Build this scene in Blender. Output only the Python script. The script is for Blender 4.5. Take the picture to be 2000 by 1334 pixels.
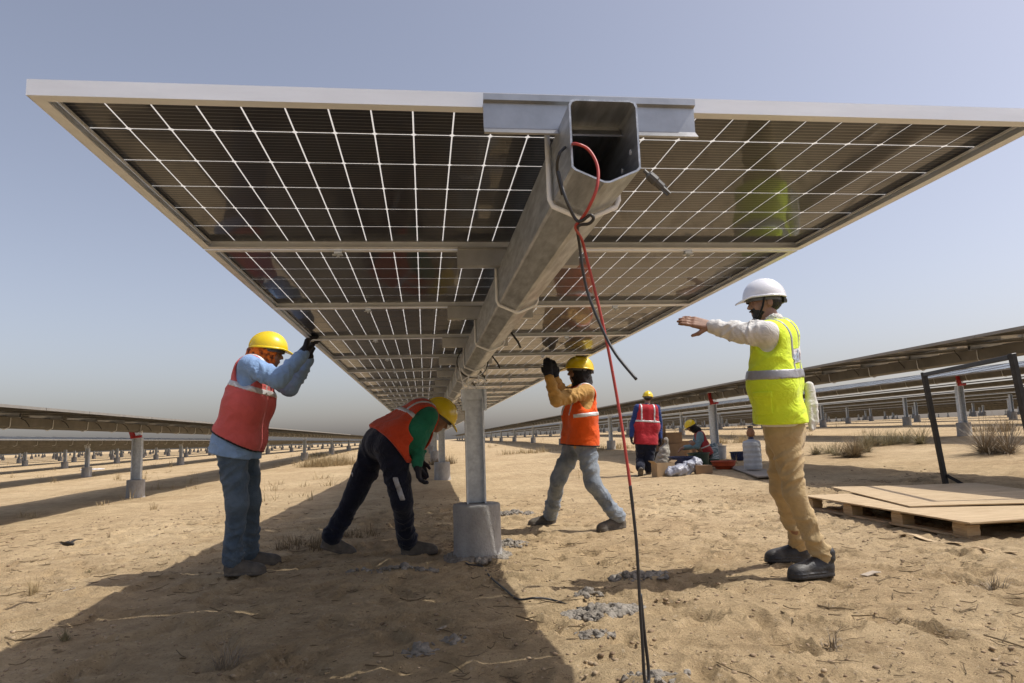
import bpy, bmesh, math, random
import numpy as np
from mathutils import Vector, Matrix
from mathutils.bvhtree import BVHTree

for _o in list(bpy.data.objects):
    bpy.data.objects.remove(_o)
SC = bpy.context.scene
COL = SC.collection
random.seed(7)
RNG = np.random.RandomState(11)

# ---------------------------------------------------------------- camera
CAM_POS = np.array([-0.36306, -1.40416, 0.83240])
CAM_R = np.array([[0.99179624, -0.12338325, -0.03341829],
                  [0.01589488, -0.14036504, 0.98997223],
                  [0.12683675, 0.98238192, 0.13725236]])      # right, up, forward
FPX = 1358.88                                                   # focal length at 2000 px wide
cd = bpy.data.cameras.new('camera')
cam = bpy.data.objects.new('camera', cd)
COL.objects.link(cam)
m = Matrix.Identity(4)
for i in range(3):
    m[i][0] = CAM_R[0][i]; m[i][1] = CAM_R[1][i]; m[i][2] = -CAM_R[2][i]; m[i][3] = CAM_POS[i]
cam.matrix_world = m
cd.sensor_width = 36.0
cd.lens = 36.0 * FPX / 2000.0
cd.clip_start = 0.05
cd.clip_end = 5000
SC.camera = cam

# ---------------------------------------------------------------- sky, sun, exposure
SUN_DIR = Vector((1.03, -0.15, 1.55)).normalized()             # towards the sun
SUN_EL = math.asin(SUN_DIR.z)
SUN_AZ = math.atan2(SUN_DIR.x, SUN_DIR.y)
w = bpy.data.worlds.new('World')
SC.world = w
w.use_nodes = True
nt = w.node_tree
bg = nt.nodes['Background']
sky = nt.nodes.new('ShaderNodeTexSky')
sky.sky_type = 'NISHITA'
sky.sun_disc = False
sky.sun_elevation = SUN_EL
sky.sun_rotation = SUN_AZ
sky.altitude = 0
sky.air_density = 1.0
sky.dust_density = 2.6
sky.ozone_density = 1.0
tint = nt.nodes.new('ShaderNodeMix'); tint.data_type = 'RGBA'; tint.blend_type = 'MULTIPLY'   # dusty, slightly mauve air
tint.inputs[0].default_value = 1.0; tint.inputs[7].default_value = (1.05, 0.955, 1.0, 1)
hsv = nt.nodes.new('ShaderNodeHueSaturation'); hsv.inputs['Saturation'].default_value = 0.66
nt.links.new(sky.outputs[0], tint.inputs[6]); nt.links.new(tint.outputs[2], hsv.inputs['Color']); nt.links.new(hsv.outputs[0], bg.inputs[0])
bg.inputs[1].default_value = 0.134
sl = bpy.data.lights.new('sun', 'SUN')
sl.energy = 3.8
sl.angle = math.radians(0.55)
sl.color = (1.0, 0.96, 0.89)
so = bpy.data.objects.new('sun', sl)
COL.objects.link(so)
so.rotation_euler = (-SUN_DIR).to_track_quat('-Z', 'Y').to_euler()
SC.view_settings.view_transform = 'Standard'
SC.view_settings.look = 'None'
SC.view_settings.gamma = 1.0
SC.view_settings.exposure = 0.17
SC.view_settings.use_curve_mapping = False
SC.render.engine = 'CYCLES'
SC.cycles.max_bounces = 8
SC.cycles.diffuse_bounces = 4
SC.cycles.caustics_reflective = False
SC.cycles.caustics_refractive = False
SC.cycles.use_denoising = True

# ---------------------------------------------------------------- materials
def _ramp(nt, fac, c0, c1, p0=0.3, p1=0.7):
    r = nt.nodes.new('ShaderNodeValToRGB')
    r.color_ramp.elements[0].position = p0; r.color_ramp.elements[0].color = (*c0, 1)
    r.color_ramp.elements[1].position = p1; r.color_ramp.elements[1].color = (*c1, 1)
    nt.links.new(fac, r.inputs[0])
    return r.outputs[0]

def _noise(nt, vec, scale, detail=4, rough=0.6, dist=0.0):
    n = nt.nodes.new('ShaderNodeTexNoise')
    n.inputs['Scale'].default_value = scale
    n.inputs['Detail'].default_value = detail
    n.inputs['Roughness'].default_value = rough
    n.inputs['Distortion'].default_value = dist
    if vec is not None: nt.links.new(vec, n.inputs['Vector'])
    return n.outputs[0]

def _mix(nt, fac, a, b, mode='MIX'):
    x = nt.nodes.new('ShaderNodeMix')
    x.data_type = 'RGBA'; x.blend_type = mode
    if hasattr(fac, 'is_linked') or not isinstance(fac, (int, float)): nt.links.new(fac, x.inputs[0])
    else: x.inputs[0].default_value = fac
    for k, v in ((6, a), (7, b)):
        if isinstance(v, tuple): x.inputs[k].default_value = (*v, 1)
        else: nt.links.new(v, x.inputs[k])
    return x.outputs[2]

def _math(nt, op, a, b=None, c=None):
    x = nt.nodes.new('ShaderNodeMath'); x.operation = op
    for k, v in enumerate((a, b, c)):
        if v is None: continue
        if isinstance(v, (int, float)): x.inputs[k].default_value = v
        else: nt.links.new(v, x.inputs[k])
    return x.outputs[0]

def mat(name, col, rough=0.6, metal=0.0, var=0.15, scale=8.0, bump=0.0, bscale=60.0, coat=0.0,
        col2=None, p0=0.35, p1=0.7, spec=0.5, sheen=0.0, transl=0.0, stretch=None, bdist=0.01, rvar=0.0, crumple=0.0):
    """procedural material: two-tone noise colour, fine bump"""
    M = bpy.data.materials.new(name); M.use_nodes = True
    nt = M.node_tree; bs = nt.nodes['Principled BSDF']
    tc = nt.nodes.new('ShaderNodeTexCoord'); vec = tc.outputs['Object']
    if stretch:
        mp = nt.nodes.new('ShaderNodeMapping'); mp.inputs['Scale'].default_value = stretch
        nt.links.new(vec, mp.inputs['Vector']); vec = mp.outputs[0]
    c2 = col2 if col2 else tuple(min(1, c * (1 + var)) for c in col)
    c1 = col if col2 else tuple(c * (1 - var) for c in col)
    n = _noise(nt, vec, scale, 6)
    nt.links.new(_ramp(nt, n, c1, c2, p0, p1), bs.inputs['Base Color'])
    bs.inputs['Roughness'].default_value = rough
    if rvar:
        nt.links.new(_math(nt, 'MULTIPLY_ADD', _noise(nt, vec, scale * 2.3, 5), rvar, rough - rvar * .5), bs.inputs['Roughness'])
    bs.inputs['Metallic'].default_value = metal
    bs.inputs['Specular IOR Level'].default_value = spec
    bs.inputs['Coat Weight'].default_value = coat
    bs.inputs['Coat Roughness'].default_value = 0.06
    bs.inputs['Sheen Weight'].default_value = sheen
    if bump:
        b = nt.nodes.new('ShaderNodeBump'); b.inputs['Strength'].default_value = bump
        b.inputs['Distance'].default_value = bdist
        nt.links.new(_noise(nt, vec, bscale, 5), b.inputs['Height'])
        if crumple:
            b0 = nt.nodes.new('ShaderNodeBump'); b0.inputs['Strength'].default_value = crumple; b0.inputs['Distance'].default_value = 0.02
            nz = _noise(nt, vec, 13, 3, .5, 1.2); rd = _math(nt, 'ABSOLUTE', _math(nt, 'SUBTRACT', nz, .5))
            nt.links.new(rd, b0.inputs['Height']); nt.links.new(b0.outputs[0], b.inputs['Normal'])
        nt.links.new(b.outputs[0], bs.inputs['Normal'])
    if transl:
        out = nt.nodes['Material Output']
        t = nt.nodes.new('ShaderNodeBsdfTranslucent'); t.inputs[0].default_value = (*c2, 1)
        mx = nt.nodes.new('ShaderNodeMixShader'); mx.inputs[0].default_value = transl
        nt.links.new(bs.outputs[0], mx.inputs[1]); nt.links.new(t.outputs[0], mx.inputs[2])
        nt.links.new(mx.outputs[0], out.inputs[0])
    return M

MT = {}
MT['alu'] = mat('aluminium', (0.82, 0.865, 0.93), 0.36, 0.1, 0.06, 3.0, 0.05, 90, stretch=(1, 6, 6))
MT['alu_dull'] = mat('dimmed_aluminium', (0.30, 0.285, 0.26), 0.55, 0.3, 0.15, 3.0)  # darker copy of the aluminium: dims sunlit frame edges of neighbouring rows by colour
MT['tube_dull'] = mat('dimmed_tube', (0.20, 0.19, 0.17), 0.6, 0.3, 0.2, 3.0)  # darker copy of the tube: dimmer bounce light under neighbouring rows put into colour
MT['galv'] = mat('galvanised_steel', (0.50, 0.54, 0.59), 0.42, 0.6, 0.0, 26.0, 0.08, 120, col2=(0.70, 0.75, 0.80), rvar=0.2, bdist=.004)
MT['tube'] = mat('galvanised_tube', (0.33, 0.355, 0.385), 0.38, 0.6, 0.0, 14.0, 0.25, 90, col2=(0.62, 0.66, 0.70), stretch=(3, .6, 3), rvar=0.22, bdist=.003)
MT['castal'] = mat('cast_aluminium', (0.86, 0.89, 0.93), 0.5, 0.0, 0.05, 12)
MT['darkrail'] = mat('rail_steel', (0.42, 0.43, 0.44), 0.35, 0.8, 0.12, 14, 0.05, 80)
MT['concrete'] = mat('concrete', (0.27, 0.26, 0.245), 0.9, 0, 0.0, 6.0, 0.9, 55, col2=(0.45, 0.44, 0.42), bdist=.012, stretch=(1, 1, .75), p0=.3, p1=.75)
MT['mud'] = mat('cement_mud', (0.18, 0.155, 0.125), 0.95, 0, 0.0, 14.0, 0.8, 90, col2=(0.33, 0.30, 0.255), bdist=.01)
MT['blackrubber'] = mat('black_rubber', (0.022, 0.022, 0.024), 0.55, 0, 0.3, 20, 0.1, 90)
MT['cable_red'] = mat('red_cable', (0.42, 0.05, 0.04), 0.45, 0, 0.15, 25)
MT['cable_black'] = mat('black_cable', (0.028, 0.028, 0.03), 0.42, 0, 0.25, 25)
MT['greyplastic'] = mat('grey_plastic', (0.09, 0.09, 0.09), 0.45, 0, 0.15, 30)
MT['redpart'] = mat('red_paint', (0.42, 0.02, 0.02), 0.45, 0, 0.25, 20, 0.1, 60)
MT['blacksteel'] = mat('black_steel', (0.018, 0.018, 0.019), 0.45, 0.2, 0.4, 18, 0.2, 60)
MT['plywood'] = mat('plywood', (0.36, 0.25, 0.135), 0.75, 0, 0.0, 3.0, 0.3, 40, col2=(0.60, 0.46, 0.28), stretch=(1.2, 9, 3), p0=.25, p1=.75, rvar=.2)
MT['timber'] = mat('timber', (0.38, 0.26, 0.14), 0.8, 0, 0.0, 5.0, 0.3, 40, col2=(0.60, 0.45, 0.27), stretch=(1, 1, 16))
MT['card'] = mat('cardboard', (0.30, 0.19, 0.105), 0.85, 0, 0.12, 6)
MT['card2'] = mat('pale_cardboard', (0.42, 0.29, 0.16), 0.85, 0, 0.12, 6)

# solar cell: near-black silicon under glass with fine silver wires
def cell_mat():
    M = bpy.data.materials.new('solar_cell'); M.use_nodes = True
    nt = M.node_tree; bs = nt.nodes['Principled BSDF']
    tc = nt.nodes.new('ShaderNodeTexCoord')
    sp = nt.nodes.new('ShaderNodeSeparateXYZ'); nt.links.new(tc.outputs['Object'], sp.inputs[0])
    fr = _math(nt, 'FRACT', _math(nt, 'MULTIPLY', sp.outputs[1], 1 / 0.01665))
    line = _math(nt, 'LESS_THAN', fr, 0.085)
    base = _ramp(nt, _noise(nt, tc.outputs['Object'], 2.5, 3), (0.006, 0.008, 0.017), (0.012, 0.0155, 0.030))
    nt.links.new(_mix(nt, line, base, (0.27, 0.27, 0.265)), bs.inputs['Base Color'])
    bs.inputs['Roughness'].default_value = 0.4
    bs.inputs['Specular IOR Level'].default_value = 0.25
    bs.inputs['Coat Weight'].default_value = 0.5
    bs.inputs['Coat IOR'].default_value = 1.46
    nt.links.new(_math(nt, 'MULTIPLY_ADD', _noise(nt, tc.outputs['Object'], 1.7, 4), 0.05, 0.015), bs.inputs['Coat Roughness'])
    return M
MT['cell'] = cell_mat()
# the laminate between the cells lets daylight through
def sheet_mat():
    M = bpy.data.materials.new('laminate'); M.use_nodes = True
    nt = M.node_tree; bs = nt.nodes['Principled BSDF']
    bs.inputs['Base Color'].default_value = (0.66, 0.64, 0.60, 1)
    bs.inputs['Roughness'].default_value = 0.5
    bs.inputs['Coat Weight'].default_value = 0.8
    bs.inputs['Coat Roughness'].default_value = 0.03
    t = nt.nodes.new('ShaderNodeBsdfTranslucent'); t.inputs[0].default_value = (0.75, 0.73, 0.69, 1)
    mx = nt.nodes.new('ShaderNodeMixShader'); mx.inputs[0].default_value = 0.55
    nt.links.new(bs.outputs[0], mx.inputs[1]); nt.links.new(t.outputs[0], mx.inputs[2])
    nt.links.new(mx.outputs[0], nt.nodes['Material Output'].inputs[0])
    return M
MT['sheet'] = sheet_mat()

# ---------------------------------------------------------------- helpers
def ray(x, y):
    d = np.array([(x - 1000) / FPX, -(y - 667) / FPX, 1.0])
    return CAM_R.T @ d
def P(x, y, Y):
    """world point seen at photo pixel (x, y), at distance Y along the tracker"""
    d = ray(x, y); t = (Y - CAM_POS[1]) / d[1]
    return CAM_POS + t * d

_perm = np.random.RandomState(3).permutation(512)
_ang = np.random.RandomState(4).rand(512) * 2 * np.pi
def perlin(x, y):
    x = np.asarray(x, float); y = np.asarray(y, float)
    xi = np.floor(x).astype(int); yi = np.floor(y).astype(int)
    xf = x - xi; yf = y - yi
    def g(ix, iy, dx, dy):
        h = _ang[_perm[(_perm[ix & 255] + iy) & 255]]
        return np.cos(h) * dx + np.sin(h) * dy
    u = xf * xf * xf * (xf * (xf * 6 - 15) + 10); v = yf * yf * yf * (yf * (yf * 6 - 15) + 10)
    a = g(xi, yi, xf, yf); b = g(xi + 1, yi, xf - 1, yf); c = g(xi, yi + 1, xf, yf - 1); d = g(xi + 1, yi + 1, xf - 1, yf - 1)
    return (a + u * (b - a)) + v * ((c + u * (d - c)) - (a + u * (b - a)))

_TX = [-90, -40, -13, -6.2, -3, 3, 7, 13.6, 20, 40, 90]
_TZ = [-.35, -.3, -.2, -.11, 0, 0, .13, .48, .68, .95, 1.05]
def terrain(x, y):
    x = np.asarray(x, float); y = np.asarray(y, float)
    z = sum(np.interp(x + o, _TX, _TZ) for o in (-1.2, -.6, 0, .6, 1.2)) / 5
    z = z + 0.010 * np.clip(y - 14, 0, 40)
    far = np.clip((y - 60) / 100, 0, 1)
    return z + far * 0.25
_dent = np.stack([RNG.uniform(-3.8, 6.5, 1100), RNG.uniform(.4, 7.4, 1100), RNG.uniform(0, 3.14, 1100), RNG.uniform(.012, .040, 1100)], 1)
def relief(x, y):
    x = np.asarray(x, float); y = np.asarray(y, float)
    z = 0.035 * perlin(x * .45 + 3, y * .45) + 0.020 * perlin(x * 1.6, y * 1.6 + 9) + 0.018 * perlin(x * 4.1 + 5, y * 4.1)
    z = z + 0.016 * perlin(x * 9.3, y * 9.3) * (0.5 + perlin(x * .8, y * .8)) + 0.007 * perlin(x * 17, y * 15)
    return z * np.clip(1.3 - np.hypot(x, y - 4) / 40, .3, 1)
def gz(x, y):
    return float(terrain(x, y) + relief(x, y))
def G(x, y, up=0.0):
    """ground point seen at photo pixel (x, y)"""
    d = ray(x, y); t = 3.0
    for _ in range(60):
        p = CAM_POS + t * d
        t2 = (gz(p[0], p[1]) + up - CAM_POS[2]) / d[2]
        t = .5 * t + .5 * t2
    return CAM_POS + t * d

class MB:
    """collects simple solids into one mesh"""
    def __init__(s): s.v = []; s.f = []
    def add(s, vs, fs):
        n = len(s.v); s.v += [tuple(float(c) for c in v) for v in vs]; s.f += [tuple(i + n for i in f) for f in fs]; return s
    def box(s, lo, hi, M=None):
        (x0, y0, z0), (x1, y1, z1) = lo, hi
        vs = [(x0, y0, z0), (x1, y0, z0), (x1, y1, z0), (x0, y1, z0), (x0, y0, z1), (x1, y0, z1), (x1, y1, z1), (x0, y1, z1)]
        if M is not None: vs = [tuple(M @ Vector(v)) for v in vs]
        return s.add(vs, [(0, 3, 2, 1), (4, 5, 6, 7), (0, 1, 5, 4), (1, 2, 6, 5), (2, 3, 7, 6), (3, 0, 4, 7)])
    def beam(s, a, b, wd, hg, up=(0, 0, 1)):
        a = Vector(a); b = Vector(b); d = (b - a).normalized(); u = Vector(up)
        r = d.cross(u)
        if r.length < 1e-4: r = d.cross(Vector((1, 0, 0)))
        r.normalize(); u = r.cross(d)
        vs = []
        for p in (a, b):
            for sx, sz in ((-1, -1), (1, -1), (1, 1), (-1, 1)): vs.append(tuple(p + r * sx * wd / 2 + u * sz * hg / 2))
        return s.add(vs, [(3, 2, 1, 0), (4, 5, 6, 7), (0, 1, 5, 4), (1, 2, 6, 5), (2, 3, 7, 6), (3, 0, 4, 7)])
    def tube(s, pts, r, n=8, caps=True):
        pts = [Vector(p) for p in pts]; rs = r if isinstance(r, (list, tuple)) else [r] * len(pts)
        ref = Vector((0, 0, 1)); rings = []
        prev = None
        for i, p in enumerate(pts):
            t = (pts[min(i + 1, len(pts) - 1)] - pts[max(i - 1, 0)]).normalized()
            if prev is None:
                u = t.cross(ref)
                if u.length < .1: u = t.cross(Vector((1, 0, 0)))
            else: u = prev - t * prev.dot(t)
            u.normalize(); prev = u; v = t.cross(u)
            rings.append([tuple(p + (u * math.cos(2 * math.pi * k / n) + v * math.sin(2 * math.pi * k / n)) * rs[i]) for k in range(n)])
        vs = [q for rg in rings for q in rg]; fs = []
        for i in range(len(pts) - 1):
            for k in range(n):
                fs.append((i * n + k, i * n + (k + 1) % n, (i + 1) * n + (k + 1) % n, (i + 1) * n + k))
        if caps:
            fs.append(tuple(range(n - 1, -1, -1))); fs.append(tuple((len(pts) - 1) * n + k for k in range(n)))
        return s.add(vs, fs)
    def lathe(s, prof, n=24, c=(0, 0, 0), wob=0.0):
        vs = []; fs = []
        for r, z in prof:
            for k in range(n):
                a = 2 * math.pi * k / n; rr = r * (1 + wob * math.sin(a * 3 + z * 9) + wob * .6 * math.sin(a * 7 + z * 30))
                vs.append((c[0] + rr * math.cos(a), c[1] + rr * math.sin(a), c[2] + z))
        for i in range(len(prof) - 1):
            for k in range(n): fs.append((i * n + k, i * n + (k + 1) % n, (i + 1) * n + (k + 1) % n, (i + 1) * n + k))
        fs.append(tuple(range(n - 1, -1, -1))); fs.append(tuple((len(prof) - 1) * n + k for k in range(n)))
        return s.add(vs, fs)
    def extrude_x(s, prof, x0, x1):
        """closed YZ profile swept along x"""
        n = len(prof)
        vs = [(x0, y, z) for y, z in prof] + [(x1, y, z) for y, z in prof]
        return s.add(vs, [tuple(range(n - 1, -1, -1)), tuple(range(n, 2 * n))] + [(k, (k + 1) % n, n + (k + 1) % n, n + k) for k in range(n)])
    def extrude_y(s, prof, y0, y1, caps=True):
        n = len(prof)
        vs = [(x, y0, z) for x, z in prof] + [(x, y1, z) for x, z in prof]
        fs = [(k, n + k, n + (k + 1) % n, (k + 1) % n) for k in range(n)]
        if caps: fs += [tuple(range(n)), tuple(range(2 * n - 1, n - 1, -1))]
        return s.add(vs, fs)
    def mesh(s, name, material, smooth=False, bevel=0.0):
        me = bpy.data.meshes.new(name)
        me.from_pydata(s.v, [], s.f)
        bm = bmesh.new(); bm.from_mesh(me)
        bmesh.ops.recalc_face_normals(bm, faces=bm.faces)
        if bevel: bmesh.ops.bevel(bm, geom=list(bm.edges), offset=bevel, segments=1, affect='EDGES', profile=.5)
        bm.to_mesh(me); bm.free()
        if smooth: me.polygons.foreach_set('use_smooth', [True] * len(me.polygons))
        me.materials.append(MT[material] if isinstance(material, str) else material)
        return me
    def build(s, name, material, parent=None, loc=None, smooth=False, bevel=0.0):
        return link(name, s.mesh(name, material, smooth, bevel), parent, loc)

def link(name, me, parent=None, loc=None):
    o = bpy.data.objects.new(name, me); COL.objects.link(o)
    if parent is not None: o.parent = parent
    if loc is not None: o.location = loc
    return o
def tag(o, label=None, cat=None, group=None, kind=None):
    if label: o['label'] = label
    if cat: o['category'] = cat
    if group: o['group'] = group
    if kind: o['kind'] = kind
    return o
def empty(name, loc, label=None, cat=None, group=None, rz=0.0):
    o = bpy.data.objects.new(name, None); COL.objects.link(o)
    o.location = loc; o.rotation_euler = (0, 0, rz); o.empty_display_size = .1
    return tag(o, label, cat, group)
def npmesh(name, V, F, material, smooth=True):
    """mesh from numpy vertices and quads"""
    me = bpy.data.meshes.new(name)
    V = np.asarray(V, np.float32); F = np.asarray(F, np.int32)
    k = F.shape[1]
    me.vertices.add(len(V)); me.vertices.foreach_set('co', V.ravel())
    me.loops.add(F.size); me.loops.foreach_set('vertex_index', F.ravel())
    me.polygons.add(len(F)); me.polygons.foreach_set('loop_start', np.arange(0, F.size, k, dtype=np.int32))
    try: me.polygons.foreach_set('loop_total', np.full(len(F), k, np.int32))
    except Exception: pass
    if smooth: me.polygons.foreach_set('use_smooth', np.ones(len(F), bool))
    me.update(calc_edges=True); me.validate()
    me.materials.append(MT[material] if isinstance(material, str) else material)
    return me

# ================================================================ ground
def ground_mat():
    M = bpy.data.materials.new('sandy_soil'); M.use_nodes = True
    nt = M.node_tree; bs = nt.nodes['Principled BSDF']
    tc = nt.nodes.new('ShaderNodeTexCoord'); v = tc.outputs['Object']
    big = _ramp(nt, _noise(nt, v, 0.55, 5, .6, .6), (0.445, 0.320, 0.180), (0.62, 0.476, 0.288), .3, .72)
    mid = _ramp(nt, _noise(nt, v, 5.0, 7, .75), (0.52, 0.49, 0.45), (1.0, 1.0, 1.0), .30, .58)
    c = _mix(nt, 0.7, big, mid, 'MULTIPLY')
    # darker crumbs and pale grains
    n3 = _noise(nt, v, 55, 4, .75)
    c = _mix(nt, _math(nt, 'MULTIPLY', _math(nt, 'LESS_THAN', n3, .40), .5), c, (0.17, 0.115, 0.07))
    n4 = _noise(nt, v, 34, 3, .7)
    c = _mix(nt, _math(nt, 'MULTIPLY', _math(nt, 'GREATER_THAN', n4, .64), .35), c, (0.66, 0.55, 0.41))
    nt.links.new(c, bs.inputs['Base Color'])
    bs.inputs['Roughness'].default_value = 0.95
    bs.inputs['Specular IOR Level'].default_value = 0.15
    b1 = nt.nodes.new('ShaderNodeBump'); b1.inputs['Strength'].default_value = 1.0; b1.inputs['Distance'].default_value = 0.04
    nt.links.new(_noise(nt, v, 11, 8, .72, .4), b1.inputs['Height'])
    b2 = nt.nodes.new('ShaderNodeBump'); b2.inputs['Strength'].default_value = 0.9; b2.inputs['Distance'].default_value = 0.012
    nt.links.new(_noise(nt, v, 75, 5, .7), b2.inputs['Height']); nt.links.new(b1.outputs[0], b2.inputs['Normal'])
    nt.links.new(b2.outputs[0], bs.inputs['Normal'])
    return M
MT['soil'] = ground_mat()

def axis(lo, hi, step, far0, far1, g=1.13):
    a = list(np.arange(lo, hi, step)); s = step; x = hi
    while x < far1: a.append(x); s = min(s * g, 60); x += s
    a.append(far1); b = []; s = step; x = lo - step
    while x > far0: b.append(x); s = min(s * g, 60); x -= s
    b.append(far0)
    return np.array(sorted(b) + a)
gx = axis(-4.2, 7.0, .028, -1500, 1500); gy = axis(0.3, 7.5, .028, -300, 3000, 1.09)
XX, YY = np.meshgrid(gx, gy)
ZZ = terrain(XX, YY) + relief(XX, YY)
for (dx, dy, an, dp) in _dent:                       # old footprints
    s = (np.abs(XX - dx) < .3) & (np.abs(YY - dy) < .3)
    iy, ix = np.where(s)
    if len(iy) == 0: continue
    x = XX[s] - dx; y = YY[s] - dy
    u = x * math.cos(an) + y * math.sin(an); v = -x * math.sin(an) + y * math.cos(an)
    q = (u / .13) ** 2 + (v / .05) ** 2
    ZZ[s] += -dp * np.exp(-q ** 2) + dp * .45 * np.exp(-((np.sqrt(q) - 1.25) / .25) ** 2)
nx, ny = len(gx), len(gy)
V = np.stack([XX.ravel(), YY.ravel(), ZZ.ravel()], 1)
ii = (np.arange(ny - 1)[:, None] * nx + np.arange(nx - 1)[None, :]).ravel()
F = np.stack([ii, ii + 1, ii + nx + 1, ii + nx], 1)
ground = link('ground', npmesh('ground', V, F, 'soil'))
tag(ground, 'dry sandy soil of the solar farm', 'ground', kind='structure')

# ================================================================ solar tracker pieces (z = 0 is the underside of the module frames)
MW, ML, PITCH, H = 2.278, 1.134, 1.145, 1.54
def frame_mesh(detail=True):
    b = MB(); w, l = MW / 2, ML; t = .003; h = .034; fl = .027
    for y0, y1, s in ((0, t, 1), (l - t, l, -1)):
        b.box((-w, y0, 0), (w, y1, h))
        ya, yb = (t, fl) if s > 0 else (l - fl, l - t)
        b.box((-w, ya, 0.0), (w, yb, .0022))
        yg, yh = (t, .0110) if s > 0 else (l - .0110, l - t)
        b.box((-w + t, yg, .0236), (w - t, yh, .0281))
        if detail: b.box((-w, ya, h - .003), (w, (t + .009) if s > 0 else yb, h - .0004) if s > 0 else (w, yb, h - .0004))
    for x0, x1, s in ((-w, -w + t, 1), (w - t, w, -1)):
        b.box((x0, t, 0.0), (x1, l - t, h))
        xa, xb = (-w + t, -w + fl) if s > 0 else (w - fl, w - t)
        b.box((xa, fl, 0.0004), (xb, l - fl, .0026))
        if detail:
            xc, xd = (-w + fl + .004, -w + fl + .008) if s > 0 else (w - fl - .008, w - fl - .004)
            b.box((xc, fl + .001, .014), (xd, l - fl - .001, .0200))
        xe, xf = (-w + t, -1.1190) if s > 0 else (1.1190, w - t)
        b.box((xe, t + .008, .0232), (xf, l - t - .008, .0285))
    return b.mesh('module_frame', 'alu')
CX, CY = 0.0926, 0.1838
def cell_poly(cx, cy, hx, hy, ch):
    return [(cx - hx + ch, cy - hy), (cx + hx - ch, cy - hy), (cx + hx, cy - hy + ch), (cx + hx, cy + hy - ch),
            (cx + hx - ch, cy + hy), (cx - hx + ch, cy + hy), (cx - hx, cy + hy - ch), (cx - hx, cy - hy + ch)]
def cell_centres():
    for i in range(24):
        x = (i - 11.5) * CX + (0.007 if i > 11 else -0.007)
        for j in range(6): yield x, ML / 2 + (j - 2.5) * CY
def cells_mesh(centres, name):
    b = MB()
    for x, y in centres:
        p = cell_poly(x, y, CX / 2 - .0020, CY / 2 - .0029, .0048)
        vs = [(a, c, -.001) for a, c in p] + [(a, c, .001) for a, c in p]
        b.add(vs, [tuple(range(7, -1, -1)), tuple(range(8, 16))] + [(k, (k + 1) % 8, 8 + (k + 1) % 8, 8 + k) for k in range(8)])
    return b.mesh(name, 'cell')
ME_FRAME = frame_mesh()
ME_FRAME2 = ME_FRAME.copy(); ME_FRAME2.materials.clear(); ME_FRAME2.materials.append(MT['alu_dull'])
SX, SY = 1.1195, .0105
ME_SHEET = MB().add([(-SX, SY, 0), (SX, SY, 0), (SX, ML - SY, 0), (-SX, ML - SY, 0)], [(0, 1, 2, 3)]).mesh('glass_sheet', 'sheet')
ME_CELL = cells_mesh([(0, 0)], 'solar_cell')
ME_CELLS = cells_mesh(list(cell_centres()), 'solar_cells')
LZ = 0.0255
# rails that carry the seams, clamps round the tube
def rail_mesh(front):
    b = MB(); t = .003
    if front:
        pr = [(-.030, .014), (-.030, .000), (-.020, -.003), (-.020, -.058), (-.036, -.075), (-.033, -.078), (-.0165, -.0595), (-.0165, -.0005), (-.0265, .0025), (-.0265, .014)]
        b.extrude_x(pr, -.229, .236)
        b.box((-.229, -.0165, -.006), (.236, -.002, -.003))
    else:
        pr = [(-.05, -.002), (-.05, -.005), (-.027, -.005), (-.024, -.066), (.024, -.066), (.027, -.005), (.05, -.005), (.05, -.002), (.024, -.002), (.0205, -.062), (-.0205, -.062), (-.024, -.002)]
        b.extrude_x(pr, -.23, .23)
    return b.mesh('rail', 'darkrail')
ME_RAIL = rail_mesh(False)
TUBE = [(-.058, -.046), (.058, -.046), (.066, -.049), (.070, -.058), (.070, -.188), (.064, -.194), (.006, -.219), (-.006, -.219), (-.064, -.194), (-.070, -.188), (-.070, -.058), (-.066, -.049)]
def tube_mesh(y0, y1):
    b = MB(); n = len(TUBE)
    inner = [(x * .945, -.1325 + (z + .1325) * .955) for x, z in TUBE]
    vs = [(x, y, z) for y in (y0, y1) for x, z in TUBE] + [(x, y, z) for y in (y0, y1) for x, z in inner]
    fs = []
    for k in range(n):
        q = (k + 1) % n
        fs += [(k, n + k, n + q, q), (2 * n + k, 2 * n + q, 3 * n + q, 3 * n + k), (k, q, 2 * n + q, 2 * n + k), (n + k, 3 * n + k, 3 * n + q, n + q)]
    return b.add(vs, fs).mesh('torque_tube', 'tube')
def clamp_mesh(r=.0062):
    p = [(-.0785, 0, -.012), (-.0785, 0, -.10), (-.0785, 0, -.186), (-.072, 0, -.201), (-.008, 0, -.229), (0, 0, -.231), (.008, 0, -.229), (.072, 0, -.201), (.0785, 0, -.186), (.0785, 0, -.10), (.0785, 0, -.012)]
    return MB().tube(p, r, 8).mesh('tube_clamp', 'castal', True)
ME_CLAMP = clamp_mesh()
def clip_mesh():
    b = MB(); b.box((-.014, -.010, -.012), (.014, .012, -.001)); b.tube([(0, 0, -.012), (0, 0, -.024)], .006, 6); b.box((.006, -.014, -.019), (.019, .006, -.0165)); b.box((-.021, -.004, -.016), (-.008, .008, -.0125))
    return b.mesh('earthing_clip', 'galv')
ME_CLIP = clip_mesh()
def post_mesh(h, w=.152, d=.10):
    b = MB(); t = .007
    b.box((-w / 2, d - t, 0), (w / 2, d, h)); b.box((-w / 2, 0, 0), (-w / 2 + t, d - t, h)); b.box((w / 2 - t, 0, 0), (w / 2, d - t, h))
    b.box((-w / 2 + t, 0, 0), (-w / 2 + .012, t * .6, h)); b.box((w / 2 - .012, 0, 0), (w / 2 - t, t * .6, h))
    return b
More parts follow.
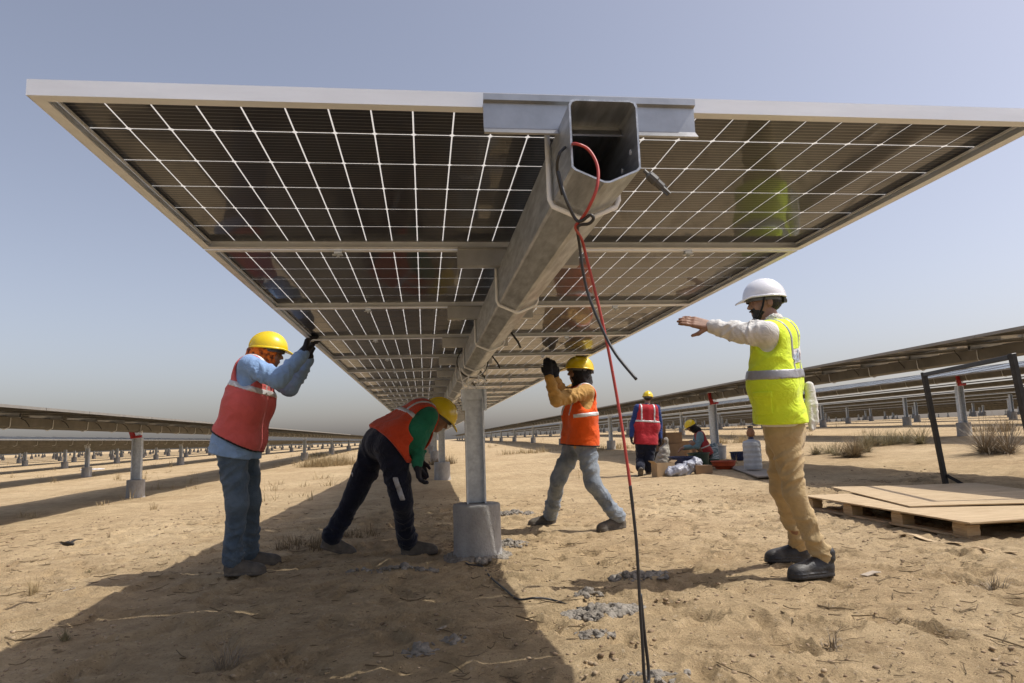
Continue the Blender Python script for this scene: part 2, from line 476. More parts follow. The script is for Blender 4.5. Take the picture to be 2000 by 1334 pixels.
def footing_mesh(h, r=.172):
    pr = [(r * 1.04, -.12), (r * 1.05, -.0), (r * 1.0, h * .15), (r * .985, h * .6), (r * .99, h - .02), (r * .97, h - .004), (r * .9, h)]
    return MB().lathe(pr, 40, wob=.006).mesh('footing', 'concrete', True)
def bearing_mesh(w=.026):
    b = MB(); y = 0
    arc = [(.103 * math.sin(a), -.137 - .118 * math.cos(a)) for a in np.radians(np.linspace(-62, 62, 13))]
    def bar(p, q, t=.0055): b.beam((p[0], y, p[1]), (q[0], y, q[1]), w, t, up=(0, 0, 1) if abs(p[0] - q[0]) > abs(p[1] - q[1]) else (1, 0, 0))
    for p, q in zip(arc[:-1], arc[1:]): bar(p, q, .0065)
    bar((-.106, -.185), (-.074, -.334)); bar((.106, -.185), (.074, -.334)); b.box((-.080, -w / 2, -.340), (.080, w / 2, -.333))
    bar((-.085, -.283), (-.036, -.252)); bar((.085, -.283), (.036, -.252)); bar((-.036, -.2525), (-.038, -.334)); bar((.036, -.2525), (.038, -.334))
    bar((-.082, -.291), (-.040, -.318), .0055); bar((.082, -.291), (.040, -.318), .0055)
    for k in range(16):
        a0, a1 = 2 * math.pi * k / 16, 2 * math.pi * (k + 1) / 16
        bar((.026 * math.cos(a0), -.303 + .026 * math.sin(a0)), (.026 * math.cos(a1), -.303 + .026 * math.sin(a1)), .005)
    return b.mesh('bearing', 'castal')
ME_BEARING = bearing_mesh()
def bearing_ring():
    b = MB(); n = 28; vs = []; fs = []
    for k in range(n):
        a = 2 * math.pi * k / n
        for r in (.112, .119):
            for y in (-.03, .03): vs.append((r * math.cos(a), y, -.137 + r * math.sin(a)))
    for k in range(n):
        q = (k + 1) % n
        for (i, j) in ((0, 1), (1, 3), (3, 2), (2, 0)): fs.append((4 * k + i, 4 * k + j, 4 * q + j, 4 * q + i))
    return b.add(vs, fs).mesh('bearing_ring', 'blackrubber')
ME_RING = bearing_ring()
ME_RED = MB().beam((-.08, -.06, -.20), (-.095, -.06, -.04), .05, .10).beam((-.05, -.07, -.30), (-.09, -.06, -.19), .06, .09).beam((-.10, -.06, -.32), (.12, -.06, -.30), .05, .05).mesh('drive_arm', 'redpart', bevel=.008)
ME_LEAD = MB().tube([(0, 0, -.03), (.05, .03, -.075), (.09, .05, -.10), (.13, .06, -.155), (.145, .065, -.19)], .006, 6).mesh('connector_lead', 'blackrubber')

ORD = ['nearest', 'second', 'third', 'fourth', 'fifth', 'sixth', 'seventh', 'eighth', 'ninth', 'tenth', 'eleventh', 'twelfth']
def add_post(root, X, Y, top, drive=False, fh=.38, w=.138, local_origin=(0, 0, 0), foot=True):
    """post + footing under a tracker; root-local coordinates with z = 0 at the module plane"""
    g = gz(X, Y)
    ox, oy, oz = local_origin
    zb = g + fh - oz
    o = post_mesh(top - zb + .06, w).build('post', 'galv', root, (X - ox, Y - oy, zb - .06))
    if foot:
        f = link('footing', footing_mesh(fh), o, (0, .04, .06 - fh))
    return o

# ---------------------------------------------------------------- the tracker the crew works on
trk = empty('solar_tracker', (0, 0, H), 'long row of solar panels on a galvanised tube above the crew, seen from below', 'solar tracker')
NMOD = 66
for k in range(NMOD):
    mo = link('solar_module', ME_FRAME, trk, (0, k * PITCH + (PITCH - ML) / 2, 0))
    link('glass_sheet', ME_SHEET, mo, (0, 0, LZ))
    if k < 2:
        for x, y in cell_centres(): link('solar_cell', ME_CELL, mo, (x, y, LZ))
    else:
        tag(link('solar_cells', ME_CELLS, mo, (0, 0, LZ)), kind='stuff')
    if k < 40:
        if k: link('rail', ME_RAIL, trk, (0, k * PITCH, 0))
        link('tube_clamp', ME_CLAMP, trk, (0, k * PITCH + .062, 0))
        if k and k < 9:
            for sx in (-.69, .66): link('earthing_clip', ME_CLIP, trk, (sx + .02 * (k % 3), k * PITCH + .016, 0))
    if 1 < k < 16: link('connector_lead', ME_LEAD, trk, (.055, k * PITCH + .22, 0))
link('rail', rail_mesh(True), trk, (0, 0, 0))
link('torque_tube', tube_mesh(-.132, NMOD * PITCH), trk)
# bolt holes in the near end of the tube are small discs on its inner wall
hole = MB()
for (yy, zz) in ((-.085, -.135), (-.02, -.150)):
    hole.tube([(.0658, yy, zz), (.0645, yy, zz)], .006, 10)
hole.build('bolt', 'castal', trk)
for Y in (3.70, 13.8, 23.9, 34.0, 44.1, 54.2, 64.3):
    near = Y < 5
    o = add_post(trk, 0, Y - .03, -.405, fh=.375, local_origin=(0, 0, H))
    link('bearing', ME_BEARING, trk, (0, Y - .035, 0)); link('bearing_ring', ME_RING, trk, (0, Y + .07, 0))
    br = MB()
    for s in (-1, 1):
        x0, x1 = (s * .0705, s * .090)
        br.box((min(x0, x1), -.05, -.50), (max(x0, x1), .05, -.345))
        br.box((min(s * .090, s * .074), -.058, -.49), (max(s * .090, s * .074), -.0505, -.36))
    br.box((-.0695, .035, -.42), (.0695, .048, -.3405))
    br.build('post_bracket', 'galv', trk, (0, Y, 0))
post0_y = 3.70

# ---------------------------------------------------------------- neighbouring rows
def far_row_mesh(y0, y1):
    """modules too far to pick apart, one strip with module-sized frames"""
    b = MB(); y = y0
    while y < y1:
        b.box((-MW / 2, y, 0), (MW / 2, y + ML, .034)); y += PITCH
    return b
MT['farmod'] = mat('far_module', (0.036, 0.033, 0.031), 0.6, 0.0, 0.3, 2.0, coat=.1)
def row(X, plane, tilt, phase, idx, side, nind, drive_y=None, ystart=-14.0, yend=165.0, gap=10.1):
    lab = '%s row of solar panels out to the %s of the crew' % (ORD[idx], side)
    root = empty('solar_tracker', (X, 0, plane), lab, 'solar tracker', 'neighbouring tracker rows')
    R = empty_rot = Matrix.Rotation(math.radians(tilt), 4, 'Y')
    def put(name, me, loc):
        o = link(name, me, root); o.matrix_local = R @ Matrix.Translation(loc); return o
    # frames face the camera only from a few metres on
    n0 = int(math.floor(ystart / PITCH))
    for k in range(nind):
        y = (n0 + k) * PITCH
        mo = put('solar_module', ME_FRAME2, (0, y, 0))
        link('glass_sheet', ME_SHEET, mo, (0, 0, LZ))
        tag(link('solar_cells', ME_CELLS, mo, (0, 0, LZ)), kind='stuff')
        put('rail', ME_RAIL, (0, y, 0)); put('tube_clamp', ME_CLAMP, (0, y + .06, 0))
        if idx == 0 and y > 3: put('connector_lead', ME_LEAD, (.03 if side == 'left' else -.2, y + .3, 0))
    yr = (n0 + nind) * PITCH
    f = far_row_mesh(yr, yend).build('module_strip', 'farmod', root); f.matrix_local = R; tag(f, kind='stuff')
    if nind:
        rb = MB(); y = yr
        while y < min(yend, 110): rb.box((-.23, y - .025, -.066), (.23, y + .025, -.001)); y += PITCH
        rr = rb.build('rail_strip', 'darkrail', root); rr.matrix_local = R; tag(rr, kind='stuff')
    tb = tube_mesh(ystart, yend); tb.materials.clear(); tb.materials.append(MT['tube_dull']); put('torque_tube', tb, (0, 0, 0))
    Y = phase
    while Y > ystart + 8: Y -= gap
    while Y < yend:
        if Y > -2:
            dr = drive_y is not None and abs(Y - drive_y) < .5
            add_post(root, X, Y, -.335, dr, .36, .19 if dr else .14, (X, 0, plane))
            if dr: link('drive_arm', ME_RED, root, (0, Y, 0)); 
            if idx < 2: link('bearing', ME_BEARING, root, (0, Y, 0))
        Y += gap
    return root
def plane_at(X): return float(terrain(X, 20)) + 1.50
row(-6.2, 1.42, 2.6, 13.8, 0, 'left', 52, 13.8)
row(7.0, 1.85, -3.4, 15.75, 0, 'right', 48, 15.75, ystart=-8)
row(-12.8, 1.32, 4.5, 26.5, 1, 'left', 40, None, ystart=4)
row(13.6, 2.13, -8.5, 15.25, 1, 'right', 36, 15.25, ystart=2)
for i in range(2, 12):
    row(-12.8 - 6.6 * (i - 1), plane_at(-12.8 - 6.6 * (i - 1)), 3.0, RNG.uniform(0, 10), i, 'left', 0, ystart=10 + 4 * i, gap=6.4)
    row(13.6 + 6.6 * (i - 1), plane_at(13.6 + 6.6 * (i - 1)) + .08, -4.0, RNG.uniform(0, 10), i, 'right', 0, ystart=6 + 3 * i, gap=6.4)

# ================================================================ people (signed-distance bodies, meshed with surface nets)
def nrm(v):
    v = np.asarray(v, float); return v / (np.linalg.norm(v) + 1e-12)
_g3 = np.random.RandomState(21).normal(size=(256, 3)).astype(np.float32); _g3 /= np.linalg.norm(_g3, axis=1)[:, None]
_p3 = np.concatenate([np.random.RandomState(22).permutation(256)] * 3)
def pn3(x, y, z):
    x, y, z = np.broadcast_arrays(x, y, z)
    xi = np.floor(x).astype(np.int32); yi = np.floor(y).astype(np.int32); zi = np.floor(z).astype(np.int32)
    xf = x - xi; yf = y - yi; zf = z - zi; xi &= 255; yi &= 255; zi &= 255
    u = xf * xf * (3 - 2 * xf); v = yf * yf * (3 - 2 * yf); w_ = zf * zf * (3 - 2 * zf); out = 0
    for i in (0, 1):
        wx = u if i else 1 - u; a = _p3[xi + i]
        for j in (0, 1):
            wy = v if j else 1 - v; b = _p3[a + yi + j]
            for k in (0, 1):
                g = _g3[_p3[b + zi + k] & 255]
                out = out + wx * wy * (w_ if k else 1 - w_) * (g[..., 0] * (xf - i) + g[..., 1] * (yf - j) + g[..., 2] * (zf - k))
    return out
class Field:
    def __init__(s, lo, hi, h):
        s.h = h; s.lo = np.asarray(lo, float) - 3 * h
        s.n = np.maximum(4, np.ceil((np.asarray(hi, float) + 3 * h - s.lo) / h).astype(int) + 1)
        s.F = np.full(s.n, 1.0, np.float32)
    def block(s, lo, hi):
        a = np.clip(np.floor((lo - s.lo) / s.h).astype(int), 0, s.n); b = np.clip(np.ceil((hi - s.lo) / s.h).astype(int) + 1, 0, s.n)
        if np.any(b <= a): return None
        sl = tuple(slice(i, j) for i, j in zip(a, b))
        ax = [(s.lo[i] + s.h * np.arange(a[i], b[i])).astype(np.float32) for i in range(3)]
        return sl, ax[0][:, None, None], ax[1][None, :, None], ax[2][None, None, :]
    def _cone(s, X, Y, Z, a, b, ra, rb, wr=None):
        d = b - a; L2 = float(d @ d) + 1e-9; L = math.sqrt(L2)
        px, py, pz = X - a[0], Y - a[1], Z - a[2]
        t = np.clip((px * d[0] + py * d[1] + pz * d[2]) / L2, 0, 1)
        q = np.sqrt((px - t * d[0]) ** 2 + (py - t * d[1]) ** 2 + (pz - t * d[2]) ** 2)
        D = q - (ra + (rb - ra) * t)
        if wr:
            amp, lam, ph = wr[:3]; t0, t1 = (wr[3], wr[4]) if len(wr) > 4 else (0, 1)
            win = np.clip(1 - np.abs(t - (t0 + t1) / 2) / max(1e-3, (t1 - t0) / 2 + .12), 0, 1) ** .6
            e0 = d / L; e1 = nrm(np.cross(e0, (.31, .77, .55))); e2 = np.cross(e0, e1)
            mk = np.abs(D) < amp * 3 + 2.5 * s.h
            if not mk.any(): return D
            bx, by, bz = [np.broadcast_to(q_, D.shape)[mk] for q_ in (px, py, pz)]; wn = np.broadcast_to(win, D.shape)[mk]
            sx = bx * e0[0] + by * e0[1] + bz * e0[2]; s1 = bx * e1[0] + by * e1[1] + bz * e1[2]; s2 = bx * e2[0] + by * e2[1] + bz * e2[2]
            tw = .55 * math.sin(ph * 5 + 1)
            n1 = pn3((sx + tw * s1) / lam + ph * 7, s1 / (lam * 2.4) + ph, s2 / (lam * 2.4) - ph * 3)
            n2 = pn3((sx - (tw + .5) * s2) / (lam * 1.9) + ph * 3, s1 / (lam * 2.6) - ph, s2 / (lam * 2.6) + ph * 2)
            r1 = np.clip(1 - np.abs(n1) * 4.2, 0, 1) ** 1.5; r2 = np.clip(1 - np.abs(n2) * 3.4, 0, 1) ** 1.5
            D = D.copy(); D[mk] -= (amp * wn * (1.5 * r1 + 1.5 * r2 - .75)).astype(np.float32)
        return D
    def cone(s, a, b, ra, rb, k=.02, wr=None):
        a = np.asarray(a, float); b = np.asarray(b, float)
        pad = max(ra, rb) + k + 3 * s.h + .01
        B = s.block(np.minimum(a, b) - pad, np.maximum(a, b) + pad)
        if B is None: return s
        sl, X, Y, Z = B
        s._union(sl, s._cone(X, Y, Z, a, b, ra, rb, wr), k); return s
    def _union(s, sl, D, k):
        A = s.F[sl]
        if k > 0:
            hh = np.clip(k - np.abs(A - D), 0, None) / k
            s.F[sl] = np.minimum(A, D) - hh * hh * (k * .25)
        else: s.F[sl] = np.minimum(A, D)
    def _ell(s, X, Y, Z, c, ax, r):
        px, py, pz = X - c[0], Y - c[1], Z - c[2]
        q = [(px * e[0] + py * e[1] + pz * e[2]) for e in ax]
        k0 = np.sqrt((q[0] / r[0]) ** 2 + (q[1] / r[1]) ** 2 + (q[2] / r[2]) ** 2)
        k1 = np.sqrt((q[0] / r[0] ** 2) ** 2 + (q[1] / r[1] ** 2) ** 2 + (q[2] / r[2] ** 2) ** 2)
        return k0 * (k0 - 1) / np.maximum(k1, 1e-4)
    def ell(s, c, ax, r, k=.015, cut=False):
        c = np.asarray(c, float); pad = max(r) + k + 3 * s.h + .01
        B = s.block(c - pad, c + pad)
        if B is None: return s
        sl, X, Y, Z = B; D = s._ell(X, Y, Z, c, ax, r)
        if cut: s._sub(sl, D, k)
        else: s._union(sl, D, k)
        return s
    def _sub(s, sl, D, k):
        A = s.F[sl]; D = -D
        hh = np.clip(k - np.abs(A - D), 0, None) / max(k, 1e-6)
        s.F[sl] = np.maximum(A, D) + hh * hh * (k * .25)
    def cut_cone(s, a, b, ra, rb, k=.008):
        a = np.asarray(a, float); b = np.asarray(b, float); pad = max(ra, rb) + k + 3 * s.h
        B = s.block(np.minimum(a, b) - pad, np.maximum(a, b) + pad)
        if B is None: return s
        sl, X, Y, Z = B; s._sub(sl, s._cone(X, Y, Z, a, b, ra, rb), k); return s
    def grid(s):
        return [(s.lo[i] + s.h * np.arange(s.n[i])).astype(np.float32).reshape([-1 if j == i else 1 for j in range(3)]) for i in range(3)]
    def plane(s, p, n):
        """keep the side the normal points away from"""
        X, Y, Z = s.grid(); n = nrm(n)
        s.F = np.maximum(s.F, ((X - p[0]) * n[0] + (Y - p[1]) * n[1] + (Z - p[2]) * n[2]).astype(np.float32)); return s
    def slab(s, p, n, half):
        X, Y, Z = s.grid(); n = nrm(n)
        s.F = np.maximum(s.F, (np.abs((X - p[0]) * n[0] + (Y - p[1]) * n[1] + (Z - p[2]) * n[2]) - half).astype(np.float32)); return s
    def rough(s, amp, f, seed=0):
        X, Y, Z = s.grid()
        s.F = s.F - amp * (np.sin(X * f + 2 * np.sin(Z * f * .37 + seed) + seed) * np.sin(Y * f * .9 + 1.6 * np.sin(X * f * .45 + seed * 2)) * np.sin(Z * f * .8 + 1.8 * np.sin(Y * f * .41 + seed * 3))).astype(np.float32)
        return s
    def copy(s, off=0.0):
        o = object.__new__(Field); o.h, o.lo, o.n = s.h, s.lo, s.n; o.F = s.F - np.float32(off); return o
    def nets(s):
        F = s.F; S = F < 0
        c = np.zeros(tuple(np.array(F.shape) - 1), np.uint8)
        for i in (0, 1):
            for j in (0, 1):
                for k in (0, 1): c += S[i:F.shape[0] - 1 + i, j:F.shape[1] - 1 + j, k:F.shape[2] - 1 + k]
        act = (c > 0) & (c < 8); idx = np.argwhere(act)
        if len(idx) == 0: return np.zeros((0, 3)), np.zeros((0, 4), int)
        co = np.array([(i, j, k) for i in (0, 1) for j in (0, 1) for k in (0, 1)])
        vals = np.stack([F[idx[:, 0] + o[0], idx[:, 1] + o[1], idx[:, 2] + o[2]] for o in co], 1)
        acc = np.zeros((len(idx), 3)); cnt = np.zeros(len(idx))
        for a in range(8):
            for b in range(a + 1, 8):
                if np.abs(co[a] - co[b]).sum() != 1: continue
                va, vb = vals[:, a], vals[:, b]; mk = (va < 0) != (vb < 0)
                t = np.where(mk, va / np.where(mk, va - vb, 1), 0)[:, None]
                acc += np.where(mk[:, None], co[a] + t * (co[b] - co[a]), 0); cnt += mk
        V = s.lo + s.h * (idx + acc / cnt[:, None])
        ID = np.full(act.shape, -1, np.int64); ID[tuple(idx.T)] = np.arange(len(idx))
        Fs = []
        for ax in range(3):
            o1, o2 = [(1, 2), (2, 0), (0, 1)][ax]
            sl0 = [slice(None)] * 3; sl1 = [slice(None)] * 3
            sl0[ax] = slice(0, -1); sl1[ax] = slice(1, None)
            A, B = S[tuple(sl0)], S[tuple(sl1)]
            e = np.argwhere(A != B)
            e = e[(e[:, o1] > 0) & (e[:, o2] > 0) & (e[:, o1] < F.shape[o1] - 1) & (e[:, o2] < F.shape[o2] - 1)]
            if len(e) == 0: continue
            fl = A[tuple(e.T)]
            d1 = np.zeros(3, int); d1[o1] = 1; d2 = np.zeros(3, int); d2[o2] = 1
            q = np.stack([ID[tuple((e - d1 - d2).T)], ID[tuple((e - d2).T)], ID[tuple(e.T)], ID[tuple((e - d1).T)]], 1)
            q[~fl] = q[~fl][:, ::-1]
            Fs.append(q[(q >= 0).all(1)])
        return V, np.concatenate(Fs)
    def build(s, name, material, parent, origin):
        V, Fc = s.nets()
        V = V - np.asarray(origin)
        return link(name, npmesh(name, V, Fc, material), parent)

def hand_cones(wrist, d, n, side, curl=.5, thumb=.6, sc=1.0, spread=.0, fat=0.0):
    """palm and five fingers: d = pointing direction, n = palm normal (fingers curl towards it), side = towards the thumb"""
    wrist = np.asarray(wrist, float); d = nrm(d); side = nrm(side - d * (np.asarray(side) @ d)); n = nrm(np.asarray(n) - d * (np.asarray(n) @ d)); out = []
    n = nrm(n - side * (n @ side))
    def L(u, v, w_): return wrist + sc * (d * u + side * v + n * w_)
    for v in (.026, .009, -.009, -.026): out.append((L(.01, v * .7, 0), L(.085, v, 0), sc * (.017 + fat), sc * (.0125 + fat)))
    for v, ln, r in ((.028, .074, .0092), (.0095, .084, .0096), (-.0095, .078, .0092), (-.0275, .060, .0082)):
        p = L(.086, v, 0); a = curl * .55; vv = v * (1 + spread)
        for seg, frac in ((0, .45), (1, .32), (2, .23)):
            dirn = d * math.cos(a) + n * math.sin(a) + side * (spread * v * 12)
            q = p + sc * nrm(dirn) * ln * frac
            out.append((p, q, sc * (r + fat - seg * .0006), sc * (r + fat - .0008 - seg * .0006))); p = q; a += curl * .8
    p = L(.022, .026, .006)
    t1 = nrm(d * .75 + side * .75 * thumb + n * .35); q = p + sc * t1 * .042; out.append((p, q, sc * (.0145 + fat), sc * (.0115 + fat)))
    t2 = nrm(d * .95 + side * .45 * thumb + n * (.25 + .5 * curl)); out.append((q, q + sc * t2 * .034, sc * (.011 + fat), sc * (.0088 + fat)))
    return out

def head_into(Fd, c, f, u, sc=1.0, ears=True):
    """skull, jaw, nose, brow, lips and ears; c = middle of the head, f = facing, u = up"""
    f = nrm(f); u = nrm(u - f * (np.asarray(u) @ f)); l = np.cross(u, f); c = np.asarray(c, float)
    ax = (f, l, u)
    def Q(a, b, e): return c + sc * (f * a + l * b + u * e)
    E = lambda p, r, k=.012: Fd.ell(p, ax, tuple(sc * x for x in r), k)
    E(Q(-.012, 0, .030), (.094, .074, .086)); E(Q(.026, 0, -.030), (.062, .060, .080), .03)
    E(Q(.048, 0, -.088), (.030, .030, .022), .02)
    for s in (-1, 1):
        E(Q(.052, s * .036, -.030), (.026, .024, .026), .02)              # cheeks
        E(Q(.074, s * .028, .026), (.016, .026, .010), .012)              # brow
        Fd.ell(Q(.088, s * .031, .004), ax, (sc * .016, sc * .018, sc * .013), .010, cut=True)
        E(Q(.070, s * .031, .003), (.014, .0145, .0125), .002)            # eyes
        if ears:
            E(Q(-.008, s * .076, -.008), (.020, .009, .032), .006); Fd.ell(Q(.0, s * .086, -.004), ax, (sc * .009, sc * .005, sc * .016), .005, cut=True)
    Fd.cone(Q(.082, 0, .018), Q(.106, 0, -.028), sc * .009, sc * .0125, .012)
    for s in (-1, 1): E(Q(.094, s * .012, -.032), (.011, .009, .008), .006)
    E(Q(.084, 0, -.056), (.012, .024, .0065), .006); E(Q(.081, 0, -.069), (.012, .021, .007), .006)

def helmet_mesh(name, material):
    """hard hat: x forward, z up, rim at z = 0"""
    h = .0042; Fd = Field((-.165, -.14, -.03), (.205, .14, .155), h); I = np.eye(3)
    X, Y, Z = Fd.grid()
    dome = Fd._ell(X, Y, Z, (0, 0, 0), I, (.142, .117, .128))
    ridge = np.maximum(np.abs(Y) - .014, Fd._ell(X, Y, Z, (-.005, 0, .004), I, (.146, .2, .131)))
    sid = np.maximum(np.minimum(np.abs(Y - .052) - .006, np.abs(Y + .052) - .006), Fd._ell(X, Y, Z, (-.004, 0, .001), I, (.140, .1195, .1295)))
    out = np.minimum(np.minimum(dome, ridge), sid)
    inn = Fd._ell(X, Y, Z, (0, 0, -.004), I, (.135, .110, .124))
    shell = np.maximum(np.maximum(out, -inn), -Z - .004)
    r = np.sqrt((X / .150) ** 2 + (Y / .1245) ** 2)
    peak = np.sqrt(((X - .055) / .142) ** 2 + (Y / .108) ** 2)
    ri = np.sqrt((X / .134) ** 2 + (Y / .1095) ** 2)
    droop = Z + .004 + .035 * np.clip((X - .10) / .1, 0, 1) ** 1.5
    brim = np.maximum(np.maximum(np.minimum((r - 1) * .12, (peak - 1) * .1), np.abs(droop) - .0062), (1 - ri) * .11)
    Fd.F = np.minimum(shell, brim).astype(np.float32)
    V, Fc = Fd.nets()
    return npmesh(name, V, Fc, material)
def harness_mesh():
    b = MB(); pts = [(.118 * math.cos(a), .094 * math.sin(a), -.012) for a in np.linspace(0, 2 * math.pi, 33)]
    vs = []; fs = []
    for x, y, z in pts[:-1]:
        for k, (s, dz) in enumerate(((1.0, -.019), (1.03, -.019), (1.03, .02), (1.0, .02))): vs.append((x * s, y * s, z + dz))
    n = 32
    for i in range(n):
        q = (i + 1) % n
        for k in range(4): fs.append((4 * i + k, 4 * i + (k + 1) % 4, 4 * q + (k + 1) % 4, 4 * q + k))
    b.add(vs, fs)
    b.box((-.135, -.045, -.045), (-.121, .045, -.008)); b.tube([(-.136, 0, -.028), (-.152, 0, -.028)], .016, 12)
    return b.mesh('harness', 'greyplastic')
def shoe_mesh(name, material, boot=False):
    """heel at x = 0, toe at x = .28, sole at z = 0"""
    h = .006; Fd = Field((-.03, -.07, -.01), (.30, .07, .17), h); I = np.eye(3)
    Fd.cone((.045, 0, .045), (.12, 0, .04), .040, .042, .02); Fd.cone((.12, 0, .04), (.225, .004, .033), .043, .040, .03)
    Fd.ell((.225, .004, .034), I, (.056, .046, .034), .02); Fd.cone((.055, 0, .05), (.058, 0, .10 if not boot else .125), .043, .045, .03)
    Fd.cone((.10, 0, .075), (.19, 0, .05), .026, .024, .03)
    if boot:
        for z in (.098, .122): Fd.cone((.035, -.018, z), (.035, .018, z), .034, .034, .003)
    for x in (.118, .142, .166): Fd.cone((x, -.022, .098 - (x - .118) * .45), (x, .022, .098 - (x - .118) * .45), .0055, .0055, .002)
    Fd.cut_cone((.058, 0, .12 if not boot else .15), (.058, 0, .2), .034, .04, .004)
    X, Y, Z = Fd.grid()
    out = np.minimum(np.sqrt(((X - .052) / 1.0) ** 2 + Y ** 2) - .048, np.minimum(np.sqrt(((X - .222) / 1.15) ** 2 + (Y - .004) ** 2) - .054, np.maximum(np.abs(X - .135) - .09, np.abs(Y - .002) - .046 - .004 * np.sin((X - .05) * 18))))
    sole = np.maximum(out, np.abs(Z - .014) - .014); groove = np.maximum(np.abs(Z - .020) - .002, -out - .003)
    Fd.F = np.minimum(Fd.F, np.maximum(sole, -groove)).astype(np.float32)
    Fd.F = np.maximum(Fd.F, (-Z + .0).astype(np.float32))
    V, Fc = Fd.nets()
    return npmesh(name, V, Fc, material)

MT['skin'] = mat('skin', (0.27, 0.145, 0.09), 0.5, 0, 0.18, 30, 0.15, 220, bdist=.002)
MT['hair'] = mat('black_hair', (0.008, 0.007, 0.006), 0.5, 0, 0.3, 60, 0.6, 160)
MT['hat_y'] = mat('yellow_hard_hat', (0.78, 0.56, 0.006), 0.3, 0, 0.07, 5, 0.04, 40, coat=.35)
MT['hat_w'] = mat('white_hard_hat', (0.74, 0.74, 0.77), 0.28, 0, 0.04, 5, 0.04, 40, coat=.4)
MT['glove'] = mat('navy_glove', (0.010, 0.011, 0.020), 0.75, 0, 0.3, 30, 0.4, 120)
def cloth(name, c, var=.16, rough=.85, **k): return mat(name, c, rough, 0, var, k.pop('scale', 9), k.pop('bump', .45), k.pop('bscale', 120), sheen=.15, bdist=k.pop('bdist', .006), spec=.2, crumple=k.pop('crumple', .75), **k)
MT['tape'] = mat('reflective_tape', (0.60, 0.59, 0.58), 0.38, 0.25, 0.12, 30, .2, 90)
MT['greytape'] = mat('grey_reflective_tape', (0.34, 0.34, 0.36), 0.4, 0.3, 0.10, 30, .2, 90)
MT['shoe'] = mat('dusty_shoe', (0.055, 0.05, 0.045), 0.75, 0, 0.0, 14, .4, 80, col2=(0.15, 0.125, 0.095))
MT['boot'] = mat('black_boot_leather', (0.018, 0.018, 0.020), 0.5, 0, 0.0, 9, .35, 90, col2=(0.075, 0.068, 0.058), p0=.45, p1=.8)
ME_HAT_Y = helmet_mesh('hard_hat', 'hat_y'); ME_HAT_W = helmet_mesh('hard_hat', 'hat_w'); ME_HARN = harness_mesh()
ME_SHOE = shoe_mesh('shoe', 'shoe'); ME_BOOT = shoe_mesh('boot', 'boot', True)

def frame_m(o, f, u):
    f = nrm(f); u = nrm(np.asarray(u, float) - f * (np.asarray(u, float) @ f)); l = np.cross(u, f)
    m = Matrix.Identity(4)
    for i in range(3): m[i][0] = f[i]; m[i][1] = l[i]; m[i][2] = u[i]; m[i][3] = o[i]
    return m

